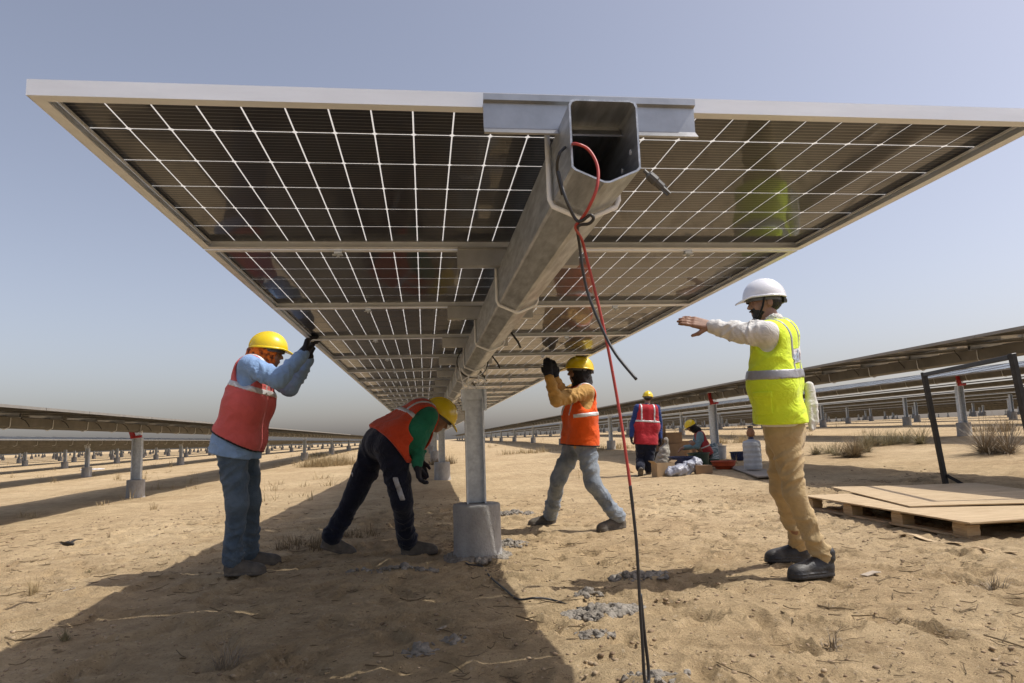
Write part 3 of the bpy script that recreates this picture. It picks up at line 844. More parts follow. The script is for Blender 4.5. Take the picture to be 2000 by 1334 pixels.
def person(label, J, sp, group=None):
    """J: world joints hl hr kl kr al ar sl sr el er wl wr head (l / r = near / far side), sp: look"""
    h = sp.get('h', .008)
    for k in J:
        if k in J: J[k] = np.asarray(J[k], float)
    pel = (J['hl'] + J['hr']) / 2; sh = (J['sl'] + J['sr']) / 2
    org = np.array([pel[0], pel[1], gz(pel[0], pel[1])])
    up = nrm(sh - pel); lat = nrm(J['sr'] - J['sl']); fw = nrm(sp['face']); cf = nrm(sp.get('chest', sp['face']))
    S = sp.get('scale', 1.0); girth = sp.get('girth', 1.0) * S
    HS = S * sp.get('headsc', .93); hd = J['head']; hf = nrm(sp['look']); hu = nrm(np.asarray(sp.get('hup', (0, 0, 1)), float))
    neck = sh + up * .05 * S
    allp = np.array([v for v in J.values()])
    lo = allp.min(0) - .2; hi = allp.max(0) + .2
    tors = [(J['hl'], J['sl']), (J['hr'], J['sr'])]
    def torso(Fd, e, top=1.0, bot=0.0, wr=None, k=.07):
        for i, (a, b) in enumerate(tors):
            a2 = a + (b - a) * bot; mid = (a2 + b) / 2 + cf * .018 * girth
            inn = (pel - a) * .1
            w_ = (wr[0], wr[1], wr[2] + i) if wr else None
            Fd.cone(a2 + inn, mid + inn, .108 * girth + e, .104 * girth + e, k, w_)
            Fd.cone(mid + inn, b + (sh - b) * .35 - up * .055 * S, .104 * girth + e, .088 * girth + e, k, w_)
        Fd.cone(J['sl'] + (sh - J['sl']) * .18 - up * .012, J['sr'] + (sh - J['sr']) * .18 - up * .012, .058 * S + e, .058 * S + e, .05)
        Fd.cone(pel + up * .1, sh - up * .05, .10 * girth + e, .10 * girth + e, .05)
    # ---- body (skin): one continuous surface
    bh = sp.get('bh', .0095)
    B = Field(lo, hi, bh)
    torso(B, -.022)
    B.cone(J['hl'], J['hr'], .075 * S, .075 * S, .04)
    for s in 'lr':
        B.cone(J['h' + s], J['k' + s], .070 * S, .050 * S, .03); B.cone(J['k' + s], J['a' + s], .048 * S, .033 * S, .02)
        B.cone(J['a' + s], J['a' + s] + nrm(sp['toe' + s]) * .12 - np.array([0, 0, .035]), .034 * S, .026 * S, .02)
        B.cone(J['s' + s], J['e' + s], .042 * S, .036 * S, .03); B.cone(J['e' + s], J['w' + s], .034 * S, .024 * S, .02)
        hs = sp['hand' + s]
        for c in hand_cones(J['w' + s], hs['d'], hs['n'], hs['side'], hs.get('curl', .5), hs.get('thumb', .8), S * .98 * hs.get('sc', 1), hs.get('spread', 0)): B.cone(*c, k=.006)
    B.cone(sh - up * .02, hd - hu * .06 * S - hf * .012, .055 * S, .050 * S, .03)
    head_into(B, hd, hf, hu, HS)
    root = B.build('person', 'skin', None, org)
    root.location = org
    tag(root, label, 'person', group)
    # ---- trousers
    T = Field(lo, hi, h); te = sp.get('trouser_fat', .0)
    wr = sp.get('fold', .007) * 1.15
    T.cone(J['hl'] + up * .03, J['hr'] + up * .03, .102 * girth, .102 * girth, .05); T.cone(pel + up * .02 - cf * .03, pel - up * .03 - cf * .03, .098 * girth, .09 * girth, .05)
    for i, s in enumerate('lr'):
        T.cone(J['h' + s], J['k' + s], .092 * girth + te, .068 * S + te, .045, (wr, .075, i * 2.0, .0, 1.0))
        T.cone(J['k' + s], J['a' + s] + (J['k' + s] - J['a' + s]) * .06, .066 * S + te, .054 * S + te * 1.3, .03, (wr * 1.25, .055, 1 + i * 2.3, .3, 1.0))
        dk = nrm(J['k' + s] - J['a' + s]); T.cone(J['a' + s] + dk * .085, J['a' + s] + dk * .02, .056 * S + te, .064 * S + te, .012, (.010, .038, 3 + i, .0, 1.0))
    T.plane(pel + up * sp.get('waist', .1), up)
    for s in 'lr':
        d = nrm(J['a' + s] - J['k' + s])
    tr = T.build('trousers', sp['trousers'], root, org)
    # ---- shirt
    Sh = Field(lo, hi, h); torso(Sh, -.004, wr=(.004, .06, .5))
    fat = sp.get('sleeve', .0)
    for i, s in enumerate('lr'):
        ws = J['w' + s] + (J['e' + s] - J['w' + s]) * sp.get('cuff', .04)
        Sh.cone(J['s' + s], J['e' + s], .064 * S + fat, .052 * S + fat, .035, (wr, .05, i * 1.4, .2, 1.0))
        Sh.cone(J['e' + s], ws, .050 * S + fat, .038 * S + fat * .7, .02, (wr, .045, 2 + i, .0, .9))
    Sh.cone(neck - up * .045, neck - up * .004 + (hd - neck) * .12, .064 * S, .058 * S, .02)
    if sp.get('shirt_tail'):
        for i, s in enumerate('lr'):
            hh_ = J['h' + s]; Sh.cone(hh_ + up * .03, hh_ - up * sp['shirt_tail'] + cf * .012, .122 * girth, .128 * girth, .05, (.007, .06, 1 + i))
    Sh.plane(pel - up * sp.get('hem', .03), -up)
    Sh.cut_cone(neck - up * .01 + (hd - neck) * .1, hd, .053 * S, .075 * S, .004)
    Sh.build('shirt', sp['shirt'], root, org)
    # ---- vest
    Vs = Field(lo, hi, h); torso(Vs, sp.get('vest_fat', .016), wr=(sp.get('vfold', .006), .085, 1.2))
    hemv = sp.get('vest_hem', .04)
    Vs.cone(pel + up * .05, pel - up * (hemv - .02), .128 * girth, .135 * girth, .06, (.008, .07, .3))
    for i, s in enumerate('lr'):
        Vs.cone(J['h' + s] + up * .07, J['h' + s] - up * (hemv - .02) + cf * .012, .126 * girth, .139 * girth, .05, (.007, .07, 4 + i))
    for s in 'lr':
        o = J['s' + s]; dd = nrm(J['s' + s] - sh)
        ao = sp.get('arm_out', 0.0)
        Vs.cut_cone(o + dd * (.022 + ao) - up * .035 * S, o + dd * (.14 + ao) - up * .075 * S, .082 * S, .115 * S, .01)
        Vs.cut_cone(o + dd * (.03 + ao), o + dd * (.03 + ao) + nrm(J['e' + s] - o) * .25, .070 * S + fat, .085 * S + fat, .01)
    Vs.cut_cone(neck + up * .0 + cf * .02, hd + cf * .05, .070 * S, .12, .01)
    if sp.get('vneck', True): Vs.cut_cone(neck + cf * .10 - up * .06, neck + cf * .2 + up * .06, .02, .08, .01)
    Vs.plane(pel - up * hemv + cf * .0, -up + cf * sp.get('hem_tilt', 0))
    vest = Vs.build('vest', sp['vest'], root, org)
    # ---- bands: slightly proud solids cut from the vest
    for bd in sp.get('bands', ()):
        Bd = Vs.copy(.0045)
        p = pel + up * bd['at'] + lat * bd.get('lat', 0) + cf * bd.get('fwd', 0)
        n = up * bd.get('nu', 1) + lat * bd.get('nl', 0) + cf * bd.get('nf', 0)
        Bd.slab(p, n, bd.get('half', .025))
        for (cp, cn) in bd.get('clip', ()): Bd.plane(pel + up * cp[0] + lat * cp[1] + cf * cp[2], up * cn[0] + lat * cn[1] + cf * cn[2])
        Bd.build('reflective_band', bd.get('mat', 'tape'), root, org)
    # ---- gloves
    for s in 'lr':
        hs = sp['hand' + s]
        if hs.get('glove'):
            gfat = hs.get('fat', .0028)
            cs = hand_cones(J['w' + s], hs['d'], hs['n'], hs['side'], hs.get('curl', .5), hs.get('thumb', .8), S * 1.0, hs.get('spread', 0), gfat)
            pts = np.array([q for c in cs for q in c[:2]] + [J['w' + s] - nrm(hs['d']) * .07])
            Gf = Field(pts.min(0) - .05, pts.max(0) + .05, .0045)
            for c in cs: Gf.cone(*c, k=.006)
            Gf.cone(J['w' + s] + nrm(hs['d']) * .02, J['w' + s] + nrm(J['e' + s] - J['w' + s]) * .05, .032 * S, .036 * S + fat * .5, .012, (.002, .014, 0))
            Gf.build('glove', hs.get('gmat', 'glove'), root, org)
    # ---- shoes
    for s in 'lr':
        a = J['a' + s]; d = nrm(sp['toe' + s]); u = np.asarray(sp.get('sup' + s, (0, 0, 1)), float)
        o = link('boot' if sp.get('boot') else 'shoe', ME_BOOT if sp.get('boot') else ME_SHOE, root)
        M = frame_m((0, 0, 0), d, u); sc = S * sp.get('shoe', 1.0)
        R3 = M.to_3x3(); off = R3 @ Vector((.056 * sc, 0, .085 * sc))
        o.matrix_local = Matrix.Translation(Vector(a - org) - off) @ M @ Matrix.Scale(sc, 4)
    # ---- helmet
    hs = sp.get('hat_scale', .90) * S
    M = frame_m(hd + hu * .036 * HS - org + hf * .004, hf, hu + hf * sp.get('hat_tilt', 0.0))
    ho = link('hard_hat', ME_HAT_W if sp.get('white_hat') else ME_HAT_Y, root); ho.matrix_local = M @ Matrix.Scale(hs, 4)
    link('harness', ME_HARN, ho)
    # ---- hood / scarf / hair
    if sp.get('hood'):
        hc = sp['hood']; l_ = np.cross(hu, hf); ax = (hf, l_, hu)
        Hd = Field(hd - .25, hd + .25, .0065)
        Hd.ell(hd - hf * .012 + hu * .01, ax, (.104 * HS, .088 * HS, .112 * HS), .02); Hd.cone(hd - hu * .05 - hf * .02, neck + up * .02 - hf * .0, .080 * S, sp.get('hood_r', .085) * S, .04, (.006, .03, 1))
        Hd.rough(.005, 75, 2)
        Hd.cut_cone(hd + hf * .10 + hu * .0, hd + hf * .16 + hu * .0, .062 * S, .08, .008)
        Hd.plane(hd + hu * .045, hu)
        Hd.build('head_scarf', hc, root, org)
    if sp.get('hair', True) and not sp.get('hood'):
        l_ = np.cross(hu, hf); ax = (hf, l_, hu)
        Hr = Field(hd - .16, hd + .16, .005)
        Hr.ell(hd - hf * .022 * HS + hu * .024 * HS, ax, (.092 * HS, .080 * HS, .088 * HS), .01); Hr.rough(.003, 190, 1)
        Hr.plane(hd + hf * .018 - hu * .0, hf * .9 - hu * .45); Hr.plane(hd - hu * .055 * S, -hu)
        Hr.build('hair', 'hair', root, org)
    sp['_'] = dict(root=root, org=org, pel=pel, up=up, lat=lat, cf=cf, vest=vest, trousers=tr, V=Vs, T=T, hd=hd, hf=hf, hu=hu, neck=neck, sh=sh)
    return root

# ---------------------------------------------------------------- worker at the left edge of the panels
MT['black_cloth'] = cloth('black_cloth', (0.012, 0.011, 0.012), .2)
MT['vest_pink'] = cloth('coral_mesh_vest', (0.70, 0.135, 0.125), .1, bscale=260, transl=.12)
MT['shirt_blue'] = cloth('light_blue_shirt', (0.23, 0.36, 0.58), .1)
MT['jeans_dark'] = cloth('dark_blue_jeans', (0.055, 0.085, 0.125), col2=(0.125, 0.17, 0.22), scale=7)
MT['scarf_orange'] = cloth('patterned_orange_scarf', (0.10, 0.028, 0.012), col2=(0.72, 0.17, 0.02), scale=34, p0=.38, p1=.56)
fa = nrm((1, .12, 0))
A = dict(hl=P(452, 868, 3.42), hr=P(474, 862, 3.60), kl=P(463, 985, 3.40), kr=P(489, 978, 3.66),
         sl=P(487, 713, 3.33), sr=P(512, 716, 3.66), el=P(543, 742, 3.22), er=P(566, 758, 3.62), wl=P(594, 690, 3.36), wr=P(603, 702, 3.56), head=P(523, 690, 3.50))
gA, gA2 = G(472, 1122), G(506, 1106)
A['al'] = np.array([gA[0] - .06, gA[1], gz(gA[0] - .06, gA[1]) + .085]); A['ar'] = np.array([gA2[0] - .07, gA2[1], gz(gA2[0] - .07, gA2[1]) + .085])
spA = dict(face=fa, look=(1, .15, -.10), hup=(.10, 0, 1), toel=(1, -.10, 0), toer=(1, .16, 0), vest='vest_pink', shirt='shirt_blue', trousers='jeans_dark', hood='scarf_orange', scale=.985, girth=1.06,
           trouser_fat=.001, sleeve=.006, shirt_tail=.10, hem=.085, vest_hem=-.005, hem_tilt=-.3, waist=.08, fold=.007, hat_tilt=-.08, shoe=.98,
           handl=dict(d=(.22, .1, 1), n=(1, .1, -.1), side=(0, 1, .2), curl=.75, glove=1), handr=dict(d=(.12, -.1, 1), n=(1, .0, 0), side=(0, -1, 0), curl=.7, glove=1),
           bands=[dict(at=.011, half=.006, nf=.3, mat='black_cloth'), dict(at=.375, half=.018, nf=.10), dict(at=.2, nu=0, nl=1, lat=-.085, half=.016, clip=(((0.34, 0, 0), (-1, 0, 0)), ((0, 0, .02), (0, 0, -1)))), ])
person('worker in coral vest, blue shirt and orange scarf gripping the left panel edge', A, spA)

# ---------------------------------------------------------------- worker bending under the panels
MT['vest_red'] = cloth('orange_red_vest', (0.66, 0.075, 0.025), .12, bscale=220, transl=.1)
MT['shirt_green'] = cloth('green_sleeve', (0.018, 0.165, 0.095), .12)
MT['navy'] = cloth('navy_work_trousers', (0.0085, 0.011, 0.024), .2)
gB, gB2 = G(802, 1083), G(640, 1086)
Bj = dict(hl=P(765, 875, 3.83), hr=P(738, 866, 4.05), kl=P(785, 980, 3.82), kr=P(692, 968, 4.08), sl=P(838, 812, 3.86), sr=P(826, 798, 4.16),
          el=P(815, 862, 3.82), er=P(822, 858, 4.2), wl=P(815, 908, 3.80), wr=P(818, 900, 4.15), head=P(855, 815, 4.0))
Bj['al'] = np.array([gB[0] - .02, gB[1], gz(gB[0], gB[1]) + .085]); Bj['ar'] = np.array([gB2[0] + .02, gB2[1] + .02, gz(gB2[0], gB2[1]) + .125])
spB = dict(face=(1, .15, 0), chest=(.35, .1, -1), look=(.78, .05, -.62), hup=(.62, 0, .78), toel=(1, -.12, 0), toer=(.9, .25, -.35), supr=(.35, 0, .95), vest='vest_red', shirt='shirt_green', trousers='navy', girth=1.17,
           trouser_fat=.008, sleeve=.004, vest_hem=-.02, waist=.08, fold=.007, hat_tilt=0., vneck=False, hat_scale=.93,
           handl=dict(d=(.12, 0, -1), n=(1, 0, .1), side=(.2, 1, 0), curl=.7, glove=1), handr=dict(d=(.3, 0, -1), n=(0, -1, 0), side=(1, 0, 0), curl=.6, glove=1),
           bands=[dict(at=.27, half=.017, nf=.0, clip=(((.27, 0, .05), (0, 0, 1)),)), dict(at=.3, nu=0, nl=1, lat=-.075, half=.015, clip=(((0.285, 0, 0), (-1, 0, 0)),)), dict(at=.3, nu=0, nl=1, lat=.095, half=.015, clip=(((0.285, 0, 0), (-1, 0, 0)),))])
person('worker in orange-red vest and navy trousers bending down beside the near post', Bj, spB)
# grey patches on the trouser legs
q = spB['_']
for s, off in (('l', -.3), ('r', .5)):
    Pt = q['T'].copy(.005); k0 = Bj['k' + s]; hdir = nrm(Bj['h' + s] - k0)
    Pt.slab(k0 + hdir * .10, (1, 0, .32) if s == 'l' else (1, 0, .5), .019); Pt.slab(k0 + hdir * .10, (0, 0, 1), .085)
    Pt.plane(k0, (0, 1, 0) if s == 'l' else (1, .0, 0))
    Pt.build('leg_patch', 'greytape', q['root'], q['org'])

# ---------------------------------------------------------------- worker in the orange vest
MT['vest_orange'] = cloth('bright_orange_vest', (0.86, 0.115, 0.012), .1, bscale=220, transl=.15)
MT['shirt_tan'] = cloth('mustard_tan_shirt', (0.46, 0.27, 0.085), .14)
MT['jeans_pale'] = cloth('faded_blue_jeans', (0.13, 0.16, 0.20), col2=(0.30, 0.335, 0.37), scale=6)
gC, gC2 = G(1195, 1036), G(1058, 1026)
Cj = dict(hl=P(1142, 866, 4.80), hr=P(1126, 862, 4.99), kl=P(1158, 945, 4.74), kr=P(1090, 936, 5.06), sl=P(1146, 764, 4.72), sr=P(1128, 760, 5.04),
          el=P(1087, 782, 4.56), er=P(1100, 775, 5.0), wl=P(1072, 735, 4.5), wr=P(1084, 738, 4.72), head=P(1131, 727, 4.86))
Cj['al'] = np.array([gC[0] + .075, gC[1], gz(gC[0], gC[1]) + .10]); Cj['ar'] = np.array([gC2[0] + .09, gC2[1], gz(gC2[0], gC2[1]) + .085])
spC = dict(face=(-1, .15, 0), look=(-1, .2, .10), hup=(.16, 0, 1), toel=(-1, -.12, -.08), toer=(-1, .1, -.04), vest='vest_orange', shirt='shirt_tan', trousers='jeans_pale', hood='black_cloth', girth=.98,
           trouser_fat=.003, sleeve=.003, vest_hem=.03, waist=.09, fold=.008, hem=.06, hat_tilt=-.05, hood_r=.095,
           handl=dict(d=(-.08, 0, 1), n=(.6, 1, .0), side=(-.2, 0.1, 0), curl=.35, glove=1), handr=dict(d=(-.12, -.1, 1), n=(.2, 1, 0), side=(1, .3, 0), curl=.4, glove=1),
           bands=[dict(at=-.024, half=.006, mat='black_cloth'), dict(at=.245, half=.018, nf=.15, clip=(((0, 0, .07), (0, 0, 1)),)), dict(at=.3, nu=0, nl=1, nf=.15, lat=-.105, half=.014, clip=(((0.235, 0, 0), (-1, 0, 0)),)), dict(at=.3, nu=0, nl=1, lat=.10, half=.015, clip=(((0.235, 0, 0), (-1, 0, 0)),))])
person('worker in bright orange vest and faded jeans reaching up under the panels', Cj, spC)

# ---------------------------------------------------------------- supervisor with the white helmet
MT['vest_lime'] = cloth('lime_yellow_vest', (0.64, 0.80, 0.035), .05, bump=.3)
MT['shirt_white'] = cloth('white_shirt', (0.66, 0.645, 0.61), .06)
MT['khaki'] = cloth('khaki_trousers', (0.44, 0.325, 0.17), .1)
gS, gS2 = G(1582, 1130), G(1532, 1096)
Sj = dict(hl=P(1531, 852, 2.38), hr=P(1526, 846, 2.58), kl=P(1552, 965, 2.36), kr=P(1524, 955, 2.64), sl=P(1498, 651, 2.27), sr=P(1528, 642, 2.60),
          el=P(1449, 650, 2.36), er=P(1535, 735, 2.74), wl=P(1386, 637, 2.47), wr=P(1530, 800, 2.66), head=P(1494, 592, 2.52))
Sj['al'] = np.array([gS[0] + .09, gS[1], gz(gS[0] + .05, gS[1]) + .100]); Sj['ar'] = np.array([gS2[0] + .085, gS2[1] - .06, gz(gS2[0] + .05, gS2[1]) + .095])
spS = dict(face=(-1, .25, 0), chest=(-.86, .5, 0), look=(-1, .18, -.02), hup=(-.02, 0, 1), toel=(-1, -.12, 0), toer=(-1, .16, 0), vest='vest_lime', shirt='shirt_white', trousers='khaki', white_hat=1, boot=1, girth=1.0, shoe=1.02,
           trouser_fat=-.010, sleeve=.006, vest_hem=-.075, hem_tilt=.0, waist=.1, fold=.0085, h=.0062, bh=.0062, vest_fat=.021, arm_out=.042, hem=-.06, cuff=.10, hat_scale=.88, vfold=.005,
           handl=dict(d=(-1, .25, .34), n=(0, -.5, -1), side=(-.2, -.6, -1), curl=.18, thumb=1.2, sc=1.12), handr=dict(d=(-1, 0, -.3), n=(0, -1, 0), side=(0, 0, 1), curl=.5),
           bands=[dict(at=.355, half=.026, mat='greytape'), dict(at=.3, nu=0, nl=1, lat=-.095, half=.022, mat='greytape', clip=(((0.37, 0, 0), (-1, 0, 0)),)), dict(at=.3, nu=0, nl=1, lat=.105, half=.022, mat='greytape', clip=(((0.37, 0, 0), (-1, 0, 0)),))])
person('supervisor in white hard hat and lime vest pointing at the right panel edge', Sj, spS)
q = spS['_']; org = q['org']
# chin strap, moustache, vest pocket, cloth at the belt, printed patch
hd, hf, hu = q['hd'], q['hf'], q['hu']; hl = np.cross(hu, hf)
cs = MB()
for s in (-1, 1):
    cs.tube([hd + hf * .028 + hl * s * .096 + hu * .03 - org, hd + hf * .040 + hl * s * .080 - hu * .03 - org, hd + hf * .060 + hl * s * .052 - hu * .085 - org, hd + hf * .072 + hl * s * .018 - hu * .115 - org], .0065, 6)
cs.build('chin_strap', 'black_cloth', q['root'])
MT['stubble'] = mat('chin_cup', (0.30, 0.29, 0.29), .6)
cc = Field(hd - .2, hd + .2, .005); ax = (hf, hl, hu); cc.ell(hd + hf * .068 - hu * .105, ax, (.026, .026, .016), .01); cc.build('chin_cup', 'stubble', q['root'], org)
mo_ = Field(hd - .2, hd + .2, .004); mo_.ell(hd + hf * .088 - hu * .047, ax, (.010, .028, .006), .004); mo_.build('moustache', 'hair', q['root'], org)
bd = Field(hd - .2, hd + .2, .0045); bd.ell(hd + hf * .026 - hu * .034, ax, (.0615, .060, .0785), .01); bd.ell(hd + hf * .045 - hu * .084, ax, (.031, .031, .023), .02); bd.rough(.002, 220, 1)
bd.plane(hd - hu * .046 + hf * .05, hu - hf * .55); bd.plane(hd + hf * .002, -hf)
bd.build('beard', 'hair', q['root'], org)
pk = q['V'].copy(.008); pk.slab(q['pel'] + q['up'] * .19, q['up'], .055); pk.plane(q['pel'] - q['lat'] * .085, q['lat']); pk.plane(q['pel'] + q['cf'] * .03, -q['cf']); pk.plane(q['pel'] + q['cf'] * .125, q['cf'])
pk.build('vest_pocket', 'vest_lime', q['root'], org)
pf = q['V'].copy(.013); pf.slab(q['pel'] + q['up'] * .245, q['up'], .017); pf.plane(q['pel'] - q['lat'] * .085, q['lat']); pf.plane(q['pel'] + q['cf'] * .025, -q['cf']); pf.plane(q['pel'] + q['cf'] * .13, q['cf'])
pf.build('pocket_flap', 'vest_lime', q['root'], org)
t0, t1 = P(1580, 752, 2.52), P(1589, 838, 2.50); tw = Field(np.minimum(t0, t1) - .15, np.maximum(t0, t1) + .15, .006)
for i, (dx, dy, ln, r) in enumerate(((-.016, .0, 1.0, .015), (.006, .015, .97, .018), (.024, .0, .85, .013))):
    o_ = np.array([dx, dy, 0]); tw.cone(t0 + o_ * .35, t0 + (t1 - t0) * .45 + o_ * .95, r, r * 1.15, .02, (.004, .04, i)); tw.cone(t0 + (t1 - t0) * .45 + o_ * .95, t0 + (t1 - t0) * ln + o_, r * 1.15, r * .9, .02, (.004, .05, i + 3))
tw.build('hanging_cloth', 'shirt_white', q['root'], org)
# printed patch on the back of the vest: white ground, purple lettering
bv = BVHTree.FromPolygons([v.co.copy() for v in q['vest'].data.vertices], [tuple(p.vertices) for p in q['vest'].data.polygons])
def wrap(u_, v_, off):
    """(sideways, up) on the back of the vest -> surface point"""
    o = q['sh'] - q['up'] * .155 - org + q['lat'] * u_ + q['up'] * v_ - q['cf'] * .5
    hit = bv.ray_cast(Vector(o), Vector(q['cf']))
    p = hit[0] if hit[0] is not None else Vector(o + q['cf'] * .36)
    return tuple(p - Vector(q['cf']) * off)
MT['patch_white'] = cloth('white_print', (0.66, 0.65, 0.66), .04); MT['print_purple'] = mat('purple_print', (0.10, 0.012, 0.16), .7); MT['print_blue'] = mat('pale_blue_print', (0.35, 0.42, 0.52), .7)
pb = MB(); nu_, nv_ = 20, 6; U0, U1, V0, V1 = -.135, .125, -.034, .046
for i in range(nu_ + 1):
    for j in range(nv_ + 1): pb.v.append(wrap(U0 + (U1 - U0) * i / nu_, V0 + (V1 - V0) * j / nv_, .004))
for i in range(nu_):
    for j in range(nv_): pb.f.append((i * (nv_ + 1) + j, (i + 1) * (nv_ + 1) + j, (i + 1) * (nv_ + 1) + j + 1, i * (nv_ + 1) + j + 1))
pb.build('vest_patch', 'patch_white', q['root'])
def text_on_back(txt, u0, size, material, bold=.004):
    cu = bpy.data.curves.new('print', 'FONT'); cu.body = txt; cu.size = size; cu.offset = bold; cu.resolution_u = 3
    to = bpy.data.objects.new('print', cu); me = bpy.data.meshes.new_from_object(to)
    bm = bmesh.new(); bm.from_mesh(me); bmesh.ops.triangulate(bm, faces=bm.faces); bmesh.ops.subdivide_edges(bm, edges=bm.edges, cuts=1)
    vs = [wrap(u0 + v.co.x, -.022 + v.co.y, .0062) for v in bm.verts]; bm.verts.index_update()
    fs = [tuple(v.index for v in f.verts) for f in bm.faces]; bm.free(); bpy.data.objects.remove(to)
    b = MB(); b.v = vs; b.f = fs; b.build('printed_letters', material, q['root'])
text_on_back('ad', -.118, .085, 'print_blue'); text_on_back('ani', -.022, .085, 'print_purple')

# ---------------------------------------------------------------- man walking away
MT['vest_crimson'] = cloth('red_vest', (0.46, 0.030, 0.040), .12, transl=.1)
MT['shirt_navyblue'] = cloth('blue_shirt', (0.022, 0.045, 0.16), .14)
gW = G(1262, 927); YW = gW[1]
Wj = dict(hl=P(1252, 868, YW), hr=P(1271, 868, YW), kl=P(1251, 898, YW + .10), kr=P(1268, 897, YW - .02), sl=P(1245, 796, YW - .02), sr=P(1283, 797, YW - .02),
          el=P(1236, 828, YW + .03), er=P(1288, 830, YW + .03), wl=P(1233, 853, YW - .06), wr=P(1290, 856, YW - .04), head=P(1265, 778, YW + .05))
Wj['al'] = P(1250, 915, YW - .18); Wj['ar'] = P(1267, 917, YW + .06); Wj['ar'][2] = gz(Wj['ar'][0], Wj['ar'][1]) + .085
Wj['al'][2] = max(Wj['al'][2], gz(Wj['al'][0], Wj['al'][1]) + .16)
spW = dict(face=(.1, 1, 0), look=(.3, 1, -.1), hup=(.1, 0, 1), toel=(.05, .55, -.85), supl=(0, .85, .5), toer=(.25, 1, 0), vest='vest_crimson', shirt='shirt_navyblue', trousers='navy', girth=1.05, h=.011, bh=.013,
           trouser_fat=.018, sleeve=.006, vest_hem=.0, waist=.1, fold=.007, vneck=False,
           handl=dict(d=(0, 0, -1), n=(1, 0, 0), side=(0, 1, 0), curl=.6, glove=1), handr=dict(d=(0, 0, -1), n=(-1, 0, 0), side=(0, 1, 0), curl=.6, glove=1),
           bands=[dict(at=.45, half=.02), dict(at=.3, nu=0, nl=1, lat=-.13, half=.017, clip=(((0.44, 0, 0), (-1, 0, 0)),)), dict(at=.3, nu=0, nl=1, lat=.13, half=.017, clip=(((0.44, 0, 0), (-1, 0, 0)),))])
person('worker in red vest and blue sleeves walking away from the camera', Wj, spW)

# ---------------------------------------------------------------- crouching man sorting parts
MT['vest_dull'] = cloth('dull_red_vest', (0.34, 0.040, 0.040), .14); MT['shirt_teal'] = cloth('grey_teal_sleeve', (0.17, 0.26, 0.29), .12)
YK = 13.6
Kj = dict(hl=P(1382, 888, YK - .1), hr=P(1380, 886, YK + .12), kl=P(1352, 866, YK - .2), kr=P(1350, 864, YK + .2), sl=P(1367, 849, YK - .16), sr=P(1363, 845, YK + .18),
          el=P(1362, 872, YK - .22), er=P(1356, 872, YK + .15), wl=P(1337, 873, YK - .15), wr=P(1334, 876, YK + .08), head=P(1349, 833, YK))
for s, dx in (('l', -.18), ('r', .18)):
    p_ = P(1362, 905, YK + dx); Kj['a' + s] = np.array([p_[0], p_[1], gz(p_[0], p_[1]) + .085])
spK = dict(face=(-1, .0, 0), chest=(-.9, 0, -.4), look=(-1, 0, -.45), hup=(-.35, 0, 1), toel=(-1, 0, 0), toer=(-1, 0, 0), vest='vest_dull', shirt='shirt_teal', trousers='black_cloth', hood='black_cloth', girth=1.0, h=.011, bh=.013,
           vest_hem=.0, sleeve=.006, handl=dict(d=(-1, 0, -.3), n=(0, 0, -1), side=(0, -1, 0), curl=.6), handr=dict(d=(-1, 0, -.4), n=(0, 0, -1), side=(0, 1, 0), curl=.6),
           bands=[dict(at=.2, half=.016)])
person('worker in dull red vest crouching among the tubs by the right-hand row', Kj, spK)

# ================================================================ cables on the tube end
def spline(pts, n=8):
    pts = [np.asarray(p, float) for p in pts]; out = []
    for i in range(len(pts) - 1):
        p0 = pts[max(i - 1, 0)]; p1 = pts[i]; p2 = pts[i + 1]; p3 = pts[min(i + 2, len(pts) - 1)]
        for k in range(n):
            t = k / n; out.append(.5 * ((2 * p1) + (-p0 + p2) * t + (2 * p0 - 5 * p1 + 4 * p2 - p3) * t * t + (-p0 + 3 * p1 - 3 * p2 + p3) * t ** 3))
    out.append(pts[-1]); return out
def cable(name, pts, r, material, label, cat='cable', n=8, parent=None):
    b = MB(); b.tube(spline(pts, n), r, 8)
    o = b.build(name, material, parent, smooth=True)
    return tag(o, label, cat) if label else o
yc = -.155
rc = cable('cable', [P(1112, 283, -.10), P(1126, 281, yc), P(1150, 293, yc), P(1167, 325, yc - .01), P(1166, 365, yc - .02), P(1150, 405, -.16), P(1134, 430, -.12), P(1124, 444, -.09), P(1137, 470, -.02), P(1147, 510, .0),
                    P(1160, 560, .01), P(1179, 640, .015), P(1195, 720, .02), P(1214, 830, .02), P(1231, 950, .02), P(1238, 1010, .02)], .0031, 'cable_red', 'long red cable hanging down from the open end of the tube')
sv = cable('sleeve', [P(1236, 990, .02), P(1231, 950, .02), P(1243, 1060, .02), P(1250, 1180, .02), P(1255, 1260, .02), P(1258, 1318, .02), P(1262, 1334, .02), P(1267, 1330, .03), P(1266, 1300, .035), P(1259, 1240, .03), P(1251, 1160, .028)], .0034, 'cable_black', None, parent=rc)  # lower length of the hanging cable, coloured black
bc = cable('cable', [P(1098, 380, -.06), P(1088, 330, -.10), P(1093, 300, -.12), P(1104, 288, -.10)], .0031, 'cable_black', None)
cable('cable', [P(1090, 335, -.115), P(1104, 385, -.13), P(1122, 425, -.12), P(1135, 432, -.13), P(1152, 420, -.14), P(1159, 427, -.14), P(1150, 437, -.13), P(1132, 440, -.11), P(1128, 452, -.06), P(1132, 480, -.02), P(1137, 520, -.01),
                    P(1146, 565, -.005), P(1160, 605, -.01), P(1182, 655, -.02), P(1205, 695, -.04), P(1243, 741, -.07)], .0032, 'cable_black', 'short black cable knotted to the red one at the tube end')
bc.parent = trk; bc.location = (0, 0, -H)
bc.name = 'connector_lead'
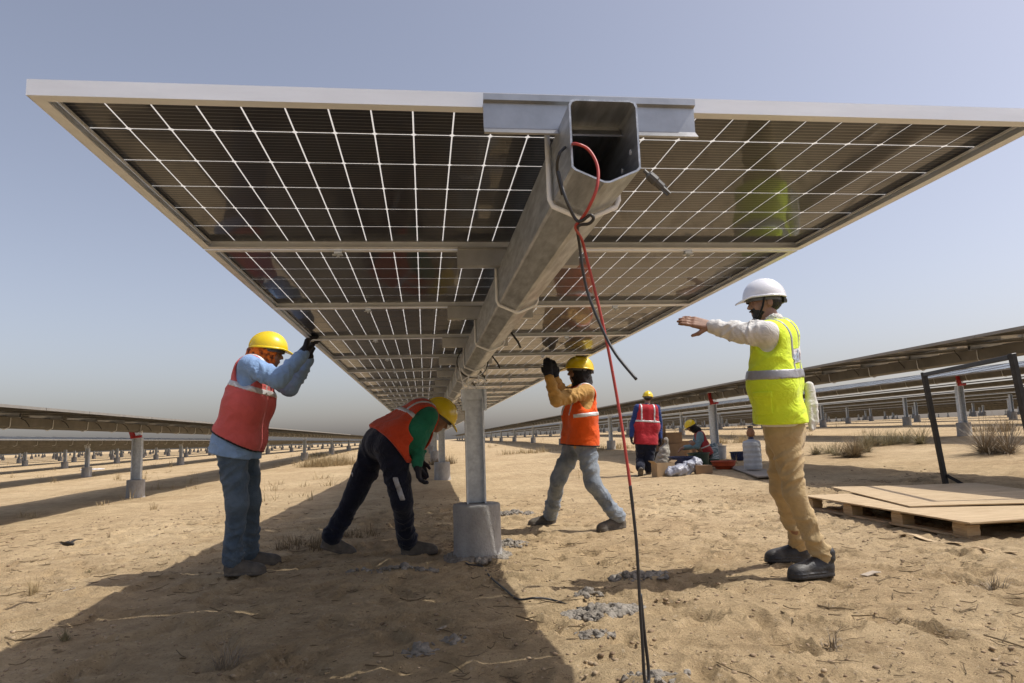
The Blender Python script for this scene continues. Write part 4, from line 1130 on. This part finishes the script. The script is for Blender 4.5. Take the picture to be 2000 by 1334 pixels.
# connector at the right side of the tube
cb = MB(); a, b_ = np.array(P(1258, 333, -.06)), np.array(P(1308, 379, -.06)); d = b_ - a
cb.tube([a, a + d * .16], .004, 8); cb.tube([a + d * .14, a + d * .2, a + d * .45, a + d * .5], [.006, .0095, .0105, .008], 10); cb.tube([a + d * .5, a + d * .72], .0085, 10); cb.tube([a + d * .7, a + d], .0045, 8)
for s in (-1, 1): cb.beam(a + d * .5 + np.array([0, 0, .007 * s]), a + d * .9 + np.array([0, 0, .008 * s]), .004, .003)
o = cb.build('plug', 'greyplastic', trk, (0, 0, -H))

# ================================================================ pallet and plywood
px0, py0 = 3.43, 3.22; prz = math.radians(-1.5)
pz = gz(px0 + .5, py0 + 1) - .02
pal = empty('pallet', (px0, py0, pz), 'low wooden pallet on the sand at the right of the picture', 'pallet', rz=prz)
PL, PWD = 2.22, 1.25
for yy in (0.0, .70, 1.40, PL - .14):
    for xx in (0.0, PWD / 2 - .05, PWD - .1):
        bh_ = .075
        st = MB()
        for q in range(4): st.box((0, 0, .021 + q * bh_ / 4), (.10 + .004 * (q % 2), .14 + .004 * ((q + 1) % 2), .020 + (q + 1) * bh_ / 4))
        st.build('block', 'timber', pal, (xx, yy, 0))
for xx in (0.0, PWD / 2 - .05, PWD - .1):
    MB().box((0, -.01, 0), (.10, PL + .01, .0195)).build('bottom_board', 'timber', pal, (xx, 0, 0), bevel=.003)
for yy in (0.0, .70, 1.40, PL - .14):
    MB().box((-.005, 0, .097), (PWD, .12, .112)).build('cross_board', 'timber', pal, (0, yy + .01, 0), bevel=.003)
def sheet(name, corners, th, label, z, mt='plywood', parent=None, warp=.012):
    c = [np.array(q, float) for q in corners]; b = MB(); n = 14; vs = []
    for s in (0, 1):
        for i in range(n + 1):
            for j in range(n + 1):
                u, v = i / n, j / n
                p = (c[0] * (1 - u) + c[1] * u) * (1 - v) + (c[3] * (1 - u) + c[2] * u) * v
                vs.append((p[0], p[1], z + s * th + warp * (math.sin(u * 5 + v * 2) + 1) * .5 + warp * .8 * v * v))
    m_ = (n + 1) ** 2; fs = []
    for i in range(n):
        for j in range(n):
            a = i * (n + 1) + j
            fs += [(a, a + n + 1, a + n + 2, a + 1), (m_ + a, m_ + a + 1, m_ + a + n + 2, m_ + a + n + 1)]
    edge = [i * (n + 1) for i in range(n + 1)] + [n * (n + 1) + j for j in range(1, n + 1)] + [i * (n + 1) + n for i in range(n - 1, -1, -1)] + [j for j in range(n - 1, 0, -1)]
    for k in range(len(edge)):
        p_, q_ = edge[k], edge[(k + 1) % len(edge)]; fs.append((p_, q_, m_ + q_, m_ + p_))
    o = b.add(vs, fs).build(name, mt, parent)
    return tag(o, label, 'board') if label else o
sheet('plywood_sheet', [(3.38, 3.12), (5.15, 3.18), (5.10, 5.50), (3.46, 5.44)], .011, 'pale plywood sheet lying on top of the pallet', pz + .114, warp=.006)
sheet('plywood_sheet', [(3.62, 4.05), (5.2, 3.75), (5.7, 5.75), (4.15, 6.05)], .009, 'second plywood sheet lying askew on the pallet top', pz + .134, warp=.006)
# loose strips beside the pallet
def strip(x0, y0, x1, y1, wd, label, mt='plywood', lift=.006):
    a, c_ = G(x0, y0), G(x1, y1); pts = [a + (c_ - a) * t for t in np.linspace(0, 1, 9)]; b = MB()
    d = nrm((c_ - a) * [1, 1, 0]); sdv = np.array([-d[1], d[0], 0]); vs = []
    for i, p in enumerate(pts):
        z = gz(p[0], p[1]) + lift + .012 * math.sin(i * .9)
        for s, dz in ((-1, 0), (1, 0), (1, .004), (-1, .004)): vs.append(tuple(np.array([p[0], p[1], z + dz]) + sdv * s * wd / 2 * (1 if 0 < i < 8 else .6)))
    fs = [(4 * i + k, 4 * i + (k + 1) % 4, 4 * i + 4 + (k + 1) % 4, 4 * i + 4 + k) for i in range(8) for k in range(4)] + [(3, 2, 1, 0), (32, 33, 34, 35)]
    o = b.add(vs, fs).build('wood_strip', mt); return tag(o, label, 'strip')
strip(1758, 1047, 1880, 1066, .045, 'thin loose wood strip on the sand in front of the pallet')
strip(1885, 1072, 1990, 1085, .03, 'short splinter of wood in the pallet shadow', 'timber')
strip(-8, 1042, 128, 1028, .05, 'long pale strip on the sand at the left edge')
# black steel stand behind the pallet
tl, tr_, bl_ = P(1804, 727, 6.0), P(1976, 690, 4.15), P(1850, 962, 6.0)
bl_[2] = gz(bl_[0], bl_[1]); tr_[2] = tl[2]
br_ = tr_ + (bl_ - tl); br_[2] = gz(br_[0], br_[1])
st = empty('steel_stand', tuple(bl_), 'leaning black steel frame standing behind the pallet', 'frame')
def sbeam(name, a, b, wd): MB().beam(a - bl_, b - bl_, wd, wd, up=(1, 0, 0) if abs((b - a)[2]) > .5 else (0, 0, 1)).build(name, 'blacksteel', st, bevel=.004)
sbeam('leg', tl, bl_, .05); sbeam('leg', tr_, br_, .05); dv = nrm(tr_ - tl); sbeam('top_bar', tl + dv * .033 - np.array([0, 0, .03]), tr_ - dv * .033 - np.array([0, 0, .03]), .042)
for p_, sg in ((bl_, 1), (br_, -1)):
    MB().beam(p_ - bl_ + np.array([0, 0, .16]) + np.array([.0, -.03, 0]), p_ - bl_ + np.array([.20, -.1, .02]), .02, .035).build('foot_brace', 'blacksteel', st)

# ================================================================ the work spot by the right-hand row
for n_, c_, r_, k_ in (('blue_pl', (0.012, 0.022, 0.075), .4, {}), ('green_pl', (0.022, 0.05, 0.03), .45, {}), ('orange_pl', (0.42, 0.065, 0.02), .42, {}), ('white_pl', (0.40, 0.42, 0.44), .45, {}), ('clay', (0.27, 0.135, 0.07), .8, {}),
                        ('sack', (0.36, 0.33, 0.27), .85, dict(bump=.5, bscale=50)), ('film', (0.34, 0.35, 0.40), .35, dict(bump=.8, bscale=30)), ('dark_pl', (0.014, 0.016, 0.02), .45, {}), ('ply_grey', (0.30, 0.26, 0.21), .85, {})):
    MT[n_] = mat(n_, c_, r_, 0, .14, 9, **k_)
def tub(name, px, py, r, h, mt, label, rim=.012, taper=.82, cat='tub'):
    p = G(px, py); b = MB()
    pr = [(r * taper * .9, 0), (r * taper, .004), (r * (taper + 1) / 2, h * .5), (r * .97, h - .02), (r + rim, h - .016), (r + rim, h), (r - .004, h), (r * .9, h * .45), (r * taper * .92, .02)]
    o = b.lathe(pr, 28).build(name, mt, smooth=False); o.location = (p[0], p[1], p[2] - .01)
    return tag(o, label, cat)
tub('tub', 1334, 921, .27, .30, 'blue_pl', 'deep dark blue plastic tub left of the crouching worker')
tub('tub', 1366, 915, .22, .33, 'green_pl', 'round dark green tub in front of the crouching worker')
tub('tub', 1391, 911, .15, .16, 'green_pl', 'small olive tub between green tub and orange basin')
tub('basin', 1414, 916, .24, .17, 'orange_pl', 'shallow orange plastic basin on the ground', taper=.6, cat='basin')
tub('bucket', 1409, 896, .14, .33, 'white_pl', 'white plastic bucket at the foot of the row post', cat='bucket')
tub('tub', 1283, 909, .24, .33, 'dark_pl', 'black plastic tub right behind the walking worker')
tub('crate', 1449, 898, .26, .2, 'blue_pl', 'low dark blue tub behind the water jug', taper=.9)
# box with open top and a tied sack in it
def box_open(px, py, w_, d_, h_, mt, label, rz=0., lid=False, name='cardboard_box'):
    p = G(px, py); t = .008
    root = empty(name, (p[0], p[1], p[2] - .005), label, 'box', rz=rz); b = MB()
    b.box((-w_ / 2, -d_ / 2, 0), (w_ / 2, d_ / 2, t)); b.box((-w_ / 2, -d_ / 2, t), (w_ / 2, -d_ / 2 + t, h_)); b.box((-w_ / 2, d_ / 2 - t, t), (w_ / 2, d_ / 2, h_)); b.box((-w_ / 2, -d_ / 2 + t, t), (-w_ / 2 + t, d_ / 2 - t, h_)); b.box((w_ / 2 - t, -d_ / 2 + t, t), (w_ / 2, d_ / 2 - t, h_))
    b.build('body', mt, root)
    if lid:
        MB().box((-w_ / 2 + t, -d_ / 2 + t, h_ - t), (-.002, d_ / 2 - t, h_ - .001)).build('flap', mt, root); MB().box((.002, -d_ / 2 + t, h_ - t), (w_ / 2 - t, d_ / 2 - t, h_ - .001)).build('flap', mt, root)
    else:
        for s in (-1, 1): MB().beam((s * (w_ / 2), 0, h_), (s * (w_ / 2 + .06), 0, h_ + .045), d_ - .02, .006).build('flap', mt, root)
    return root, p
box_open(1296, 930, .36, .26, .25, 'card2', 'open cardboard box with a sack standing in it, by the walker', .1)
p = G(1299, 921); sk = Field((p[0] - .3, p[1] - .3, p[2]), (p[0] + .4, p[1] + .4, p[2] + .75), .014)
sk.cone((p[0] - .03, p[1] + .05, p[2] + .18), (p[0] + .03, p[1] + .05, p[2] + .40), .145, .10, .05, (.012, .09, 0)); sk.cone((p[0] + .03, p[1] + .05, p[2] + .40), (p[0] + .09, p[1] + .05, p[2] + .56), .10, .035, .05, (.01, .06, 1)); sk.cone((p[0] + .09, p[1] + .05, p[2] + .56), (p[0] + .08, p[1] + .05, p[2] + .64), .03, .05, .03); sk.rough(.012, 45, 1)
o = sk.build('sack', 'sack', None, p); o.location = p; tag(o, 'pale tied sack standing in the open cardboard box', 'sack')
p = G(1336, 928); sk = Field((p[0] - .5, p[1] - .3, p[2] - .05), (p[0] + .6, p[1] + .4, p[2] + .5), .013)
for (dx, dz, r) in ((-.22, .05, .10), (-.08, .08, .12), (.06, .10, .11), (.17, .17, .10), (.28, .22, .085)): sk.ell((p[0] + dx, p[1] + .05, p[2] + dz), np.eye(3), (r * 1.2, r * 1.3, r), .06)
sk.rough(.030, 26, 3); sk.rough(.014, 60, 1); sk.plane((p[0], p[1], p[2] - .01), (0, 0, -1))
o = sk.build('plastic_wrap', 'film', None, p); o.location = p; tag(o, 'crumpled translucent plastic wrap beside the open box', 'plastic wrap')
box_open(1374, 924, .30, .2, .15, 'card', 'small closed carton between the plastic wrap and the basin', -.2, True)
for i, (px_, py_, w_, h_, lb) in enumerate(((1284, 893, .50, .42, 'large carton at the bottom left of the box pile'), (1314, 892, .52, .38, 'large carton at the bottom right of the box pile'))):
    p = G(px_, py_)
    bo, _ = box_open(px_, py_, w_, .45, h_, 'card', lb, .05 * i, True)
    up_w = .36 if i == 0 else .44; up_h = .46 if i == 0 else .30
    t2 = MB().box((-up_w / 2, -.2, 0), (up_w / 2, .2, up_h)).build('cardboard_box', 'card', None, bevel=.006); t2.location = (p[0] + .03, p[1], p[2] + h_ + .001); t2.rotation_euler = (0, 0, .12 - .2 * i)
    tag(t2, 'tall carton on top at the left of the box pile' if i == 0 else 'carton on top at the right of the box pile', 'box')
p = G(1352, 889); o = MB().box((-.35, -.12, 0), (.35, .12, .42)).build('cardboard_box', 'card', None, bevel=.006); o.location = (p[0], p[1], p[2] - .01); tag(o, 'long low carton behind the crouching worker', 'box')
p = G(1238, 924); o = MB().box((-.13, -.01, 0), (.13, .01, .20)).build('cardboard_piece', 'card2', None); o.location = (p[0], p[1], p[2]); o.rotation_euler = (-.5, .35, .6); tag(o, 'torn cardboard piece at the walking worker\'s feet', 'cardboard')
# board, water jug with clay pot
c0 = [G(1424, 914), G(1480, 938), G(1530, 934), G(1470, 909)]
sheet('board', [q[:2] for q in c0], .02, 'weathered board on the ground under the water jug', float(np.mean([q[2] for q in c0])) + .012, 'ply_grey', warp=.006)
p = G(1472, 921); p[2] += .045; jug = empty('water_jug', tuple(p), 'large ribbed white water jug standing on the board', 'jug')
prj = [(.12, 0)]
for i in range(22):
    z = .01 + .46 * i / 21; prj.append((.155 + (.003 if (i // 2) % 2 else -.002), z))
prj += [(.14, .49), (.07, .515), (.045, .53)]
MB().lathe(prj, 32).build('body', 'white_pl', jug); MB().lathe([(.05, .531), (.05, .56), (.03, .565)], 20).build('cap', 'blue_pl', jug)
p2 = p + np.array([0, .0, .566]); pot = empty('clay_pot', tuple(p2), 'small brown clay pot set on the water jug', 'pot')
MB().lathe([(.03, 0), (.065, .02), (.075, .07), (.06, .12), (.035, .145), (.05, .16)], 20).build('body', 'clay', pot, smooth=True); MB().lathe([(.048, .161), (.05, .19), (.02, .2)], 14).build('lid', 'dark_pl', pot)  # dark lid added in place of a gloved hand on the pot
# bag leaning at the post
p = G(1391, 903); sk = Field((p[0] - .3, p[1] - .3, p[2] - .05), (p[0] + .3, p[1] + .3, p[2] + .6), .014)
sk.cone((p[0], p[1], p[2] + .1), (p[0] + .05, p[1], p[2] + .3), .15, .12, .05, (.012, .08, 0)); sk.cone((p[0] + .05, p[1], p[2] + .3), (p[0] + .1, p[1], p[2] + .4), .11, .05, .05); sk.rough(.012, 40, 2); sk.plane(p, (0, 0, -1))
MT['bag_stripe'] = mat('striped_bag', (0.08, 0.14, 0.17), .6, 0, .0, 7, .3, 40, col2=(0.45, 0.50, 0.52), stretch=(1, 1, 5), p0=.45, p1=.55)
o = sk.build('bag', 'bag_stripe', None, p); o.location = p; tag(o, 'blue and white striped bag leaning on the row post', 'bag')

# ================================================================ mud, clods, cable on the ground
def mud(px, py, lumps, rad, label, seed, ring=None, mt='mud', h=.006, spread=(1, 1)):
    p = G(px, py); rs = np.random.RandomState(seed); R_ = rad
    Fd = Field((p[0] - R_ * 1.5 * spread[0], p[1] - R_ * 1.5 * spread[1], p[2] - .06), (p[0] + R_ * 1.5 * spread[0], p[1] + R_ * 1.5 * spread[1], p[2] + R_ * .9 + .05), h)
    for i in range(int(lumps * 3)):
        a = rs.uniform(0, 6.28); q = rs.rand() ** .6 * R_ if ring is None else rs.uniform(*ring); r = (.006 + .024 * rs.rand() ** 2.6) * (1.2 - .6 * q / R_) * (R_ / .2) ** .3
        if ring is not None: p = np.array([0, 3.71, gz(0, 3.5)])
        x, y = p[0] + q * math.cos(a) * spread[0], p[1] + q * math.sin(a) * spread[1]
        top = (1 - q / R_) * R_ * .15 * rs.rand()
        Fd.ell((x, y, gz(x, y) - r * .1 + top), np.eye(3), (r * rs.uniform(.8, 1.3), r * rs.uniform(.8, 1.3), r * rs.uniform(.6, 1)), .005)
    Fd.rough(.006, 130, seed); Fd.rough(.004, 270, seed + 2)
    o = Fd.build('mud_heap', mt, None, p); o.location = p
    for poly in o.data.polygons: poly.use_smooth = False
    return tag(o, label, 'mud')
mud(1180, 1196, 130, .20, 'lumpy heap of grey cement mud in the sun near the hanging cable', 1, spread=(1, .8))
mud(1165, 1242, 22, .09, 'small grey crumbs left below the large cement heap', 5)
mud(1150, 1160, 20, .09, 'flat grey cement patch just above the large heap', 2)
mud(1252, 1128, 60, .17, 'mound of grey mud in the supervisor\'s shadow', 3, spread=(1.2, .7))
mud(992, 1062, 70, .17, 'cement spill against the right side of the near footing', 4, spread=(1, 1))
mud(933, 1088, 220, .30, 'rough collar of cement round the foot of the near post', 9, ring=(.165, .235))
mud(1003, 1004, 80, .24, 'heap of wet cement behind the near footing', 6, spread=(1.2, .9))
mud(822, 1268, 26, .075, 'dark cement clods in the shade at the bottom', 7); mud(887, 1250, 18, .05, 'small cement clods right of the dark clods in the shade', 8)
mud(1285, 1325, 24, .09, 'grey clods under the end of the hanging cable', 10, spread=(1.3, .7))
mud(770, 1112, 34, .20, 'low streak of cement crumbs in the shade left of the footing', 12, spread=(1.5, .35))
pc = [G(893, 1088, .01), G(915, 1102, .008), G(941, 1106, .012), G(958, 1127, .006), G(985, 1150, .010), G(1012, 1170, .008), G(1045, 1168, .03), G(1080, 1172, .012), G(1140, 1191, .015), G(1172, 1192, .02)]
cable('cable', pc, .0055, 'cable_black', 'thin black cable lying on the sand from footing to cement heap')

# ================================================================ dry plants
MT['drygrass'] = mat('dry_grass', (0.25, 0.18, 0.085), .85, 0, .0, 30, col2=(0.50, 0.39, 0.22), transl=.2)
MT['drybrown'] = mat('brown_dry_grass', (0.12, 0.085, 0.045), .85, 0, .0, 30, col2=(0.27, 0.20, 0.11), transl=.2)
MT['greytwig'] = mat('grey_twigs', (0.17, 0.135, 0.095), .9, 0, .0, 30, col2=(0.38, 0.31, 0.22))
MT['scrubgreen'] = mat('dull_green_scrub', (0.13, 0.11, 0.055), .85, 0, .0, 20, col2=(0.30, 0.25, 0.14), transl=.2)
def blades(b, x, y, z, n, hgt, rad, rs, wd=.004, lean=.6, bend=.5, dome=False):
    for i in range(n):
        a = rs.uniform(0, 6.28); q = rs.rand() ** .7 * rad * .5; bx, by = x + q * math.cos(a), y + q * math.sin(a)
        ln = hgt * rs.uniform(.45, 1.05); th = rs.normal(0, lean * .5) + lean * .6 * (q / (rad * .5 + 1e-6)); a2 = a + rs.normal(0, .8)
        if dome: th = math.acos(rs.rand() ** .75); ln = hgt * rs.uniform(.6, 1.05); bx, by = x + q * .3 * math.cos(a), y + q * .3 * math.sin(a)
        dx, dy = math.cos(a2), math.sin(a2); sx, sy = -dy, dx; vs = []
        for k in range(4):
            t = k / 3; an = th + bend * t * t * rs.uniform(.6, 1.2); h_ = ln * t * math.cos(an); o = ln * t * math.sin(an)
            w_ = wd * (1 - t * .85) * .5
            vs += [(bx + dx * o + sx * w_, by + dy * o + sy * w_, z + h_), (bx + dx * o - sx * w_, by + dy * o - sy * w_, z + h_)]
        b.add(vs, [(0, 1, 3, 2), (2, 3, 5, 4), (4, 5, 7, 6)])
def tuft(px, py, hgt, rad, n, mt, label, seed, wd=.006, lean=.7, cat='dry grass', name='grass_tuft', group=None):
    dome = cat == 'shrub'
    p = G(px, py); rs = np.random.RandomState(seed); b = MB()
    m_ = max(1, int(n / (40 if not dome else 150)))
    for c in range(m_):
        a = rs.uniform(0, 6.28); q = rad * rs.rand() ** .5 * (0 if m_ == 1 else 1); x, y = q * math.cos(a), q * math.sin(a)
        blades(b, x, y, gz(p[0] + x, p[1] + y) - p[2] - .01, int(n / m_), hgt * rs.uniform(.6, 1), rad * .7, rs, wd, lean, .5 if not dome else .25, dome)
    me = bpy.data.meshes.new(name); me.from_pydata(b.v, [], b.f); me.materials.append(MT[mt])
    o = link(name, me); o.location = p
    return tag(o, label, cat, group)
tuft(1972, 884, 1.05, .4, 800, 'greytwig', 'tall pale dry shrub at the right edge', 1, .010, .55, 'shrub', 'dry_shrub')
tuft(1742, 846, .7, .8, 1000, 'scrubgreen', 'wide olive scrub bush left of the row post with red arm', 2, .014, .7, 'shrub', 'scrub_bush')
tuft(1685, 846, .75, .4, 600, 'drybrown', 'dark brown scrub bush in the middle of the right-hand scrub', 3, .014, .5, 'shrub', 'scrub_bush')
tuft(1640, 848, .5, .7, 700, 'scrubgreen', 'low olive scrub just right of the supervisor', 4, .012, .7, 'shrub', 'scrub_bush')
tuft(1850, 838, .55, .6, 700, 'drygrass', 'straw-coloured tuft behind the black steel frame', 5, .012, .7)
tuft(1935, 842, .5, .7, 450, 'drybrown', 'brown tuft beside the tall dry shrub', 6, .012, .7)
tuft(1710, 872, .30, .5, 280, 'drygrass', 'thin dry grass in front of the olive scrub bush', 16, .008, .8)
tuft(638, 910, .62, .9, 1300, 'drygrass', 'rounded dry grass clump beyond the bending worker', 7, .016, .8)
tuft(610, 892, .45, .8, 300, 'scrubgreen', 'greenish clump behind the rounded dry grass', 8, .016, .8)
tuft(1020, 886, .40, 1.3, 420, 'drygrass', 'band of dry grass between near post and orange-vested worker', 9, .018, .9)
tuft(880, 905, .42, .6, 300, 'drybrown', 'brown tuft right of the second post', 10, .014, .8)
tuft(1190, 878, .4, 1.0, 380, 'drygrass', 'dry grass behind the hanging cable', 11, .018, .8)
tuft(1430, 866, .42, .8, 320, 'drygrass', 'dry grass behind the white bucket', 21, .016, .8)
tuft(600, 1066, .17, .26, 420, 'drybrown', 'matted brown grass in the shade between two workers', 12, .005, 1.1)
tuft(700, 1048, .14, .24, 300, 'drybrown', 'matted grass between the bending worker\'s feet', 13, .005, 1.2)
tuft(66, 1160, .13, .09, 70, 'drygrass', 'small straw tuft in the sun near the left edge', 14, .004, .8)
tuft(172, 1120, .08, .05, 40, 'scrubgreen', 'tiny green sprig at the shadow edge on the left', 15, .005, .8)
tuft(128, 1250, .09, .05, 40, 'scrubgreen', 'small green weed in the shade at lower left', 17, .006, .9)
tuft(440, 1305, .17, .16, 70, 'greytwig', 'grey dry stems in the shade at the bottom', 18, .004, .9)
tuft(1625, 1262, .10, .10, 40, 'greytwig', 'star-shaped dead weed on the sand at lower right', 19, .006, 1.5)
tuft(1940, 1150, .12, .16, 60, 'greytwig', 'dead twiggy weed near the right edge below the pallet', 20, .005, 1.2)
tuft(213, 1050, .14, .03, 10, 'drybrown', 'single dry stalk on the sunny sand at left', 22, .004, .3)
# scattered grass farther out: nobody could count it
b = MB(); rs = np.random.RandomState(5)
for i in range(420):
    y = rs.uniform(9, 60); x = rs.uniform(-.62, .66) * (y + 1.4)
    if abs(x) < 1.8 and y < 30: continue
    if perlin(x * .13, y * .13) < .02: continue
    blades(b, x, y, gz(x, y) - .01, 16, rs.uniform(.12, .38), rs.uniform(.15, .5), rs, .012, .8)
me = bpy.data.meshes.new('dry_grass'); me.from_pydata(b.v, [], b.f); me.materials.append(MT['drygrass'])
tag(link('dry_grass', me), 'sparse dry grass scattered between the rows', 'grass', kind='stuff')
# straw, twigs and crumbs on the near sand
b = MB(); rs = np.random.RandomState(8)
for i in range(2300):
    y = rs.uniform(.7, 8) ** 1.0; x = rs.uniform(-.64, .75) * (y + 1.6) - .1
    if perlin(x * .9 + 7, y * .9) < -.12 and rs.rand() < .8: continue
    L_ = rs.choice([.02, .04, .07, .12, .2], p=[.42, .32, .16, .08, .02]) * rs.uniform(.7, 1.3); a = rs.normal(.2, .8); r = rs.uniform(.0008, .0022) * (1 + L_ * 5)
    pts = []; cx_, cy_ = x, y
    for k in range(4):
        pts.append((cx_, cy_, gz(cx_, cy_) + r + .004 + (.012 * rs.rand() if k in (0, 3) and L_ > .06 else 0))); a += rs.normal(0, .35); cx_ += math.cos(a) * L_ / 3; cy_ += math.sin(a) * L_ / 3
    b.tube(pts, [r, r, r * .9, r * .6], 4)
    if L_ > .1 and rs.rand() < .6:
        q = pts[1]; a2 = a + rs.choice([-.8, .8]); b.tube([q, (q[0] + math.cos(a2) * L_ * .35, q[1] + math.sin(a2) * L_ * .35, q[2] + .01)], [r * .8, r * .4], 4)
tag(b.build('twig_litter', 'drybrown'), 'scattered twigs and straw on the near sand', 'litter', kind='stuff')
rs = np.random.RandomState(9); g_ = (1 + 5 ** .5) / 2
ico = np.array([(-1, g_, 0), (1, g_, 0), (-1, -g_, 0), (1, -g_, 0), (0, -1, g_), (0, 1, g_), (0, -1, -g_), (0, 1, -g_), (g_, 0, -1), (g_, 0, 1), (-g_, 0, -1), (-g_, 0, 1)]) / 1.9
icf = np.array([(0, 11, 5), (0, 5, 1), (0, 1, 7), (0, 7, 10), (0, 10, 11), (1, 5, 9), (5, 11, 4), (11, 10, 2), (10, 7, 6), (7, 1, 8), (3, 9, 4), (3, 4, 2), (3, 2, 6), (3, 6, 8), (3, 8, 9), (4, 9, 5), (2, 4, 11), (6, 2, 10), (8, 6, 7), (9, 8, 1)])
cv, cf_ = [], []
for i in range(11000):
    y = .6 + rs.rand() ** 1.5 * 9; x = rs.uniform(-.64, .75) * (y + 1.6) - .1
    if perlin(x * 1.3 + 2, y * 1.3 + 4) < -.05 and rs.rand() < .75: continue
    s = .0020 + .0085 * rs.rand() ** 6 * (1 + .1 * y)
    cf_.append(icf + 12 * len(cv)); cv.append(ico * rs.uniform(.65, 1.35, (12, 1)) * s * [1.2, 1.2, .7] + [x, y, gz(x, y) + s * .15])
MT['crumb'] = mat('soil_crumb', (0.20, 0.135, 0.08), .95, 0, .0, 12, col2=(0.46, 0.35, 0.22))
tag(link('soil_crumbs', npmesh('soil_crumbs', np.concatenate(cv), np.concatenate(cf_), 'crumb', False)), 'small stones and soil crumbs on the near sand', 'crumbs', kind='stuff')
# paper scraps
MT['paper'] = mat('pale_scrap', (0.42, 0.35, 0.27), .8)
for px_, py_, s, lb in ((1700, 1124, .05, 'pale scrap of bark behind the supervisor'), (135, 1155, .03, 'pale scrap at the tip of the worker\'s shadow'), (862, 1232, .02, 'white fleck in the shade left of the footing front'), (305, 1048, .02, 'white fleck on the sunny sand at left')):
    p = G(px_, py_); o = MB().beam((-s, -s * .3, .006), (s, s * .4, .016), s * .9, .004).beam((s * .2, s * .2, .010), (s * .9, -s * .5, .02), s * .7, .004).build('scrap', 'paper'); o.location = p; tag(o, lb, 'scrap')
# far scraps of white between the rows
for i, (px_, py_, w_, h_, lb) in enumerate(((1800, 826, .45, .18, 'white sack lying behind the olive scrub'), (180, 918, .9, .06, 'pale sheet on the sand among the left posts'), (1752, 810, .3, .2, 'white bundle far off under the right rows'))):
    p = G(px_, py_); Fd = Field((p[0] - w_, p[1] - w_, p[2] - .1), (p[0] + w_, p[1] + w_, p[2] + .6), .03)
    Fd.ell((p[0], p[1], p[2] + h_ * .4), np.eye(3), (w_ * .6, w_ * .3, h_ * .6), .03); Fd.rough(.03, 22, i); Fd.plane(p, (0, 0, -1))
    o = Fd.build('sack', 'patch_white', None, p); o.location = p; tag(o, lb, 'sack')
# dark bird skimming the sand at left
bp = P(133, 1063, 3.0); bird = empty('bird', tuple(bp), 'small dark bird flying low over the sand at left', 'bird', rz=-.5)
MT['feather'] = mat('dark_feather', (0.022, 0.018, 0.014), .7, 0, .3, 30)
MB().tube([(-.05, 0, 0), (-.03, 0, .002), (0, 0, .004), (.025, 0, .004), (.04, 0, .002), (.05, 0, 0)], [.003, .011, .015, .011, .009, .002], 8).build('body', 'feather', bird, smooth=True)
for s in (-1, 1):
    MB().add([(.018, s * .01, .006), (-.022, s * .01, .004), (.012, s * .05, .022), (-.016, s * .05, .018), (-.02, s * .11, .012), (-.03, s * .105, .010), (.018, s * .01, .008), (-.022, s * .01, .006), (.012, s * .05, .024), (-.016, s * .05, .02), (-.02, s * .11, .0135), (-.03, s * .105, .0115)],
             [(0, 1, 3, 2), (2, 3, 5, 4), (6, 8, 9, 7), (8, 10, 11, 9), (0, 2, 8, 6), (2, 4, 10, 8), (1, 7, 9, 3), (3, 9, 11, 5), (4, 5, 11, 10), (0, 6, 7, 1)]).build('wing', 'feather', bird)
MB().add([(-.045, -.006, 0), (-.045, .006, 0), (-.085, .018, 0), (-.07, 0, 0), (-.085, -.018, 0), (-.045, -.006, .003), (-.045, .006, .003), (-.085, .018, .002), (-.07, 0, .002), (-.085, -.018, .002)],
         [(0, 1, 3), (1, 2, 3), (0, 3, 4), (5, 8, 6), (6, 8, 7), (5, 9, 8), (0, 5, 6, 1), (1, 6, 7, 2), (2, 7, 8, 3), (3, 8, 9, 4), (4, 9, 5, 0)]).build('tail', 'feather', bird)
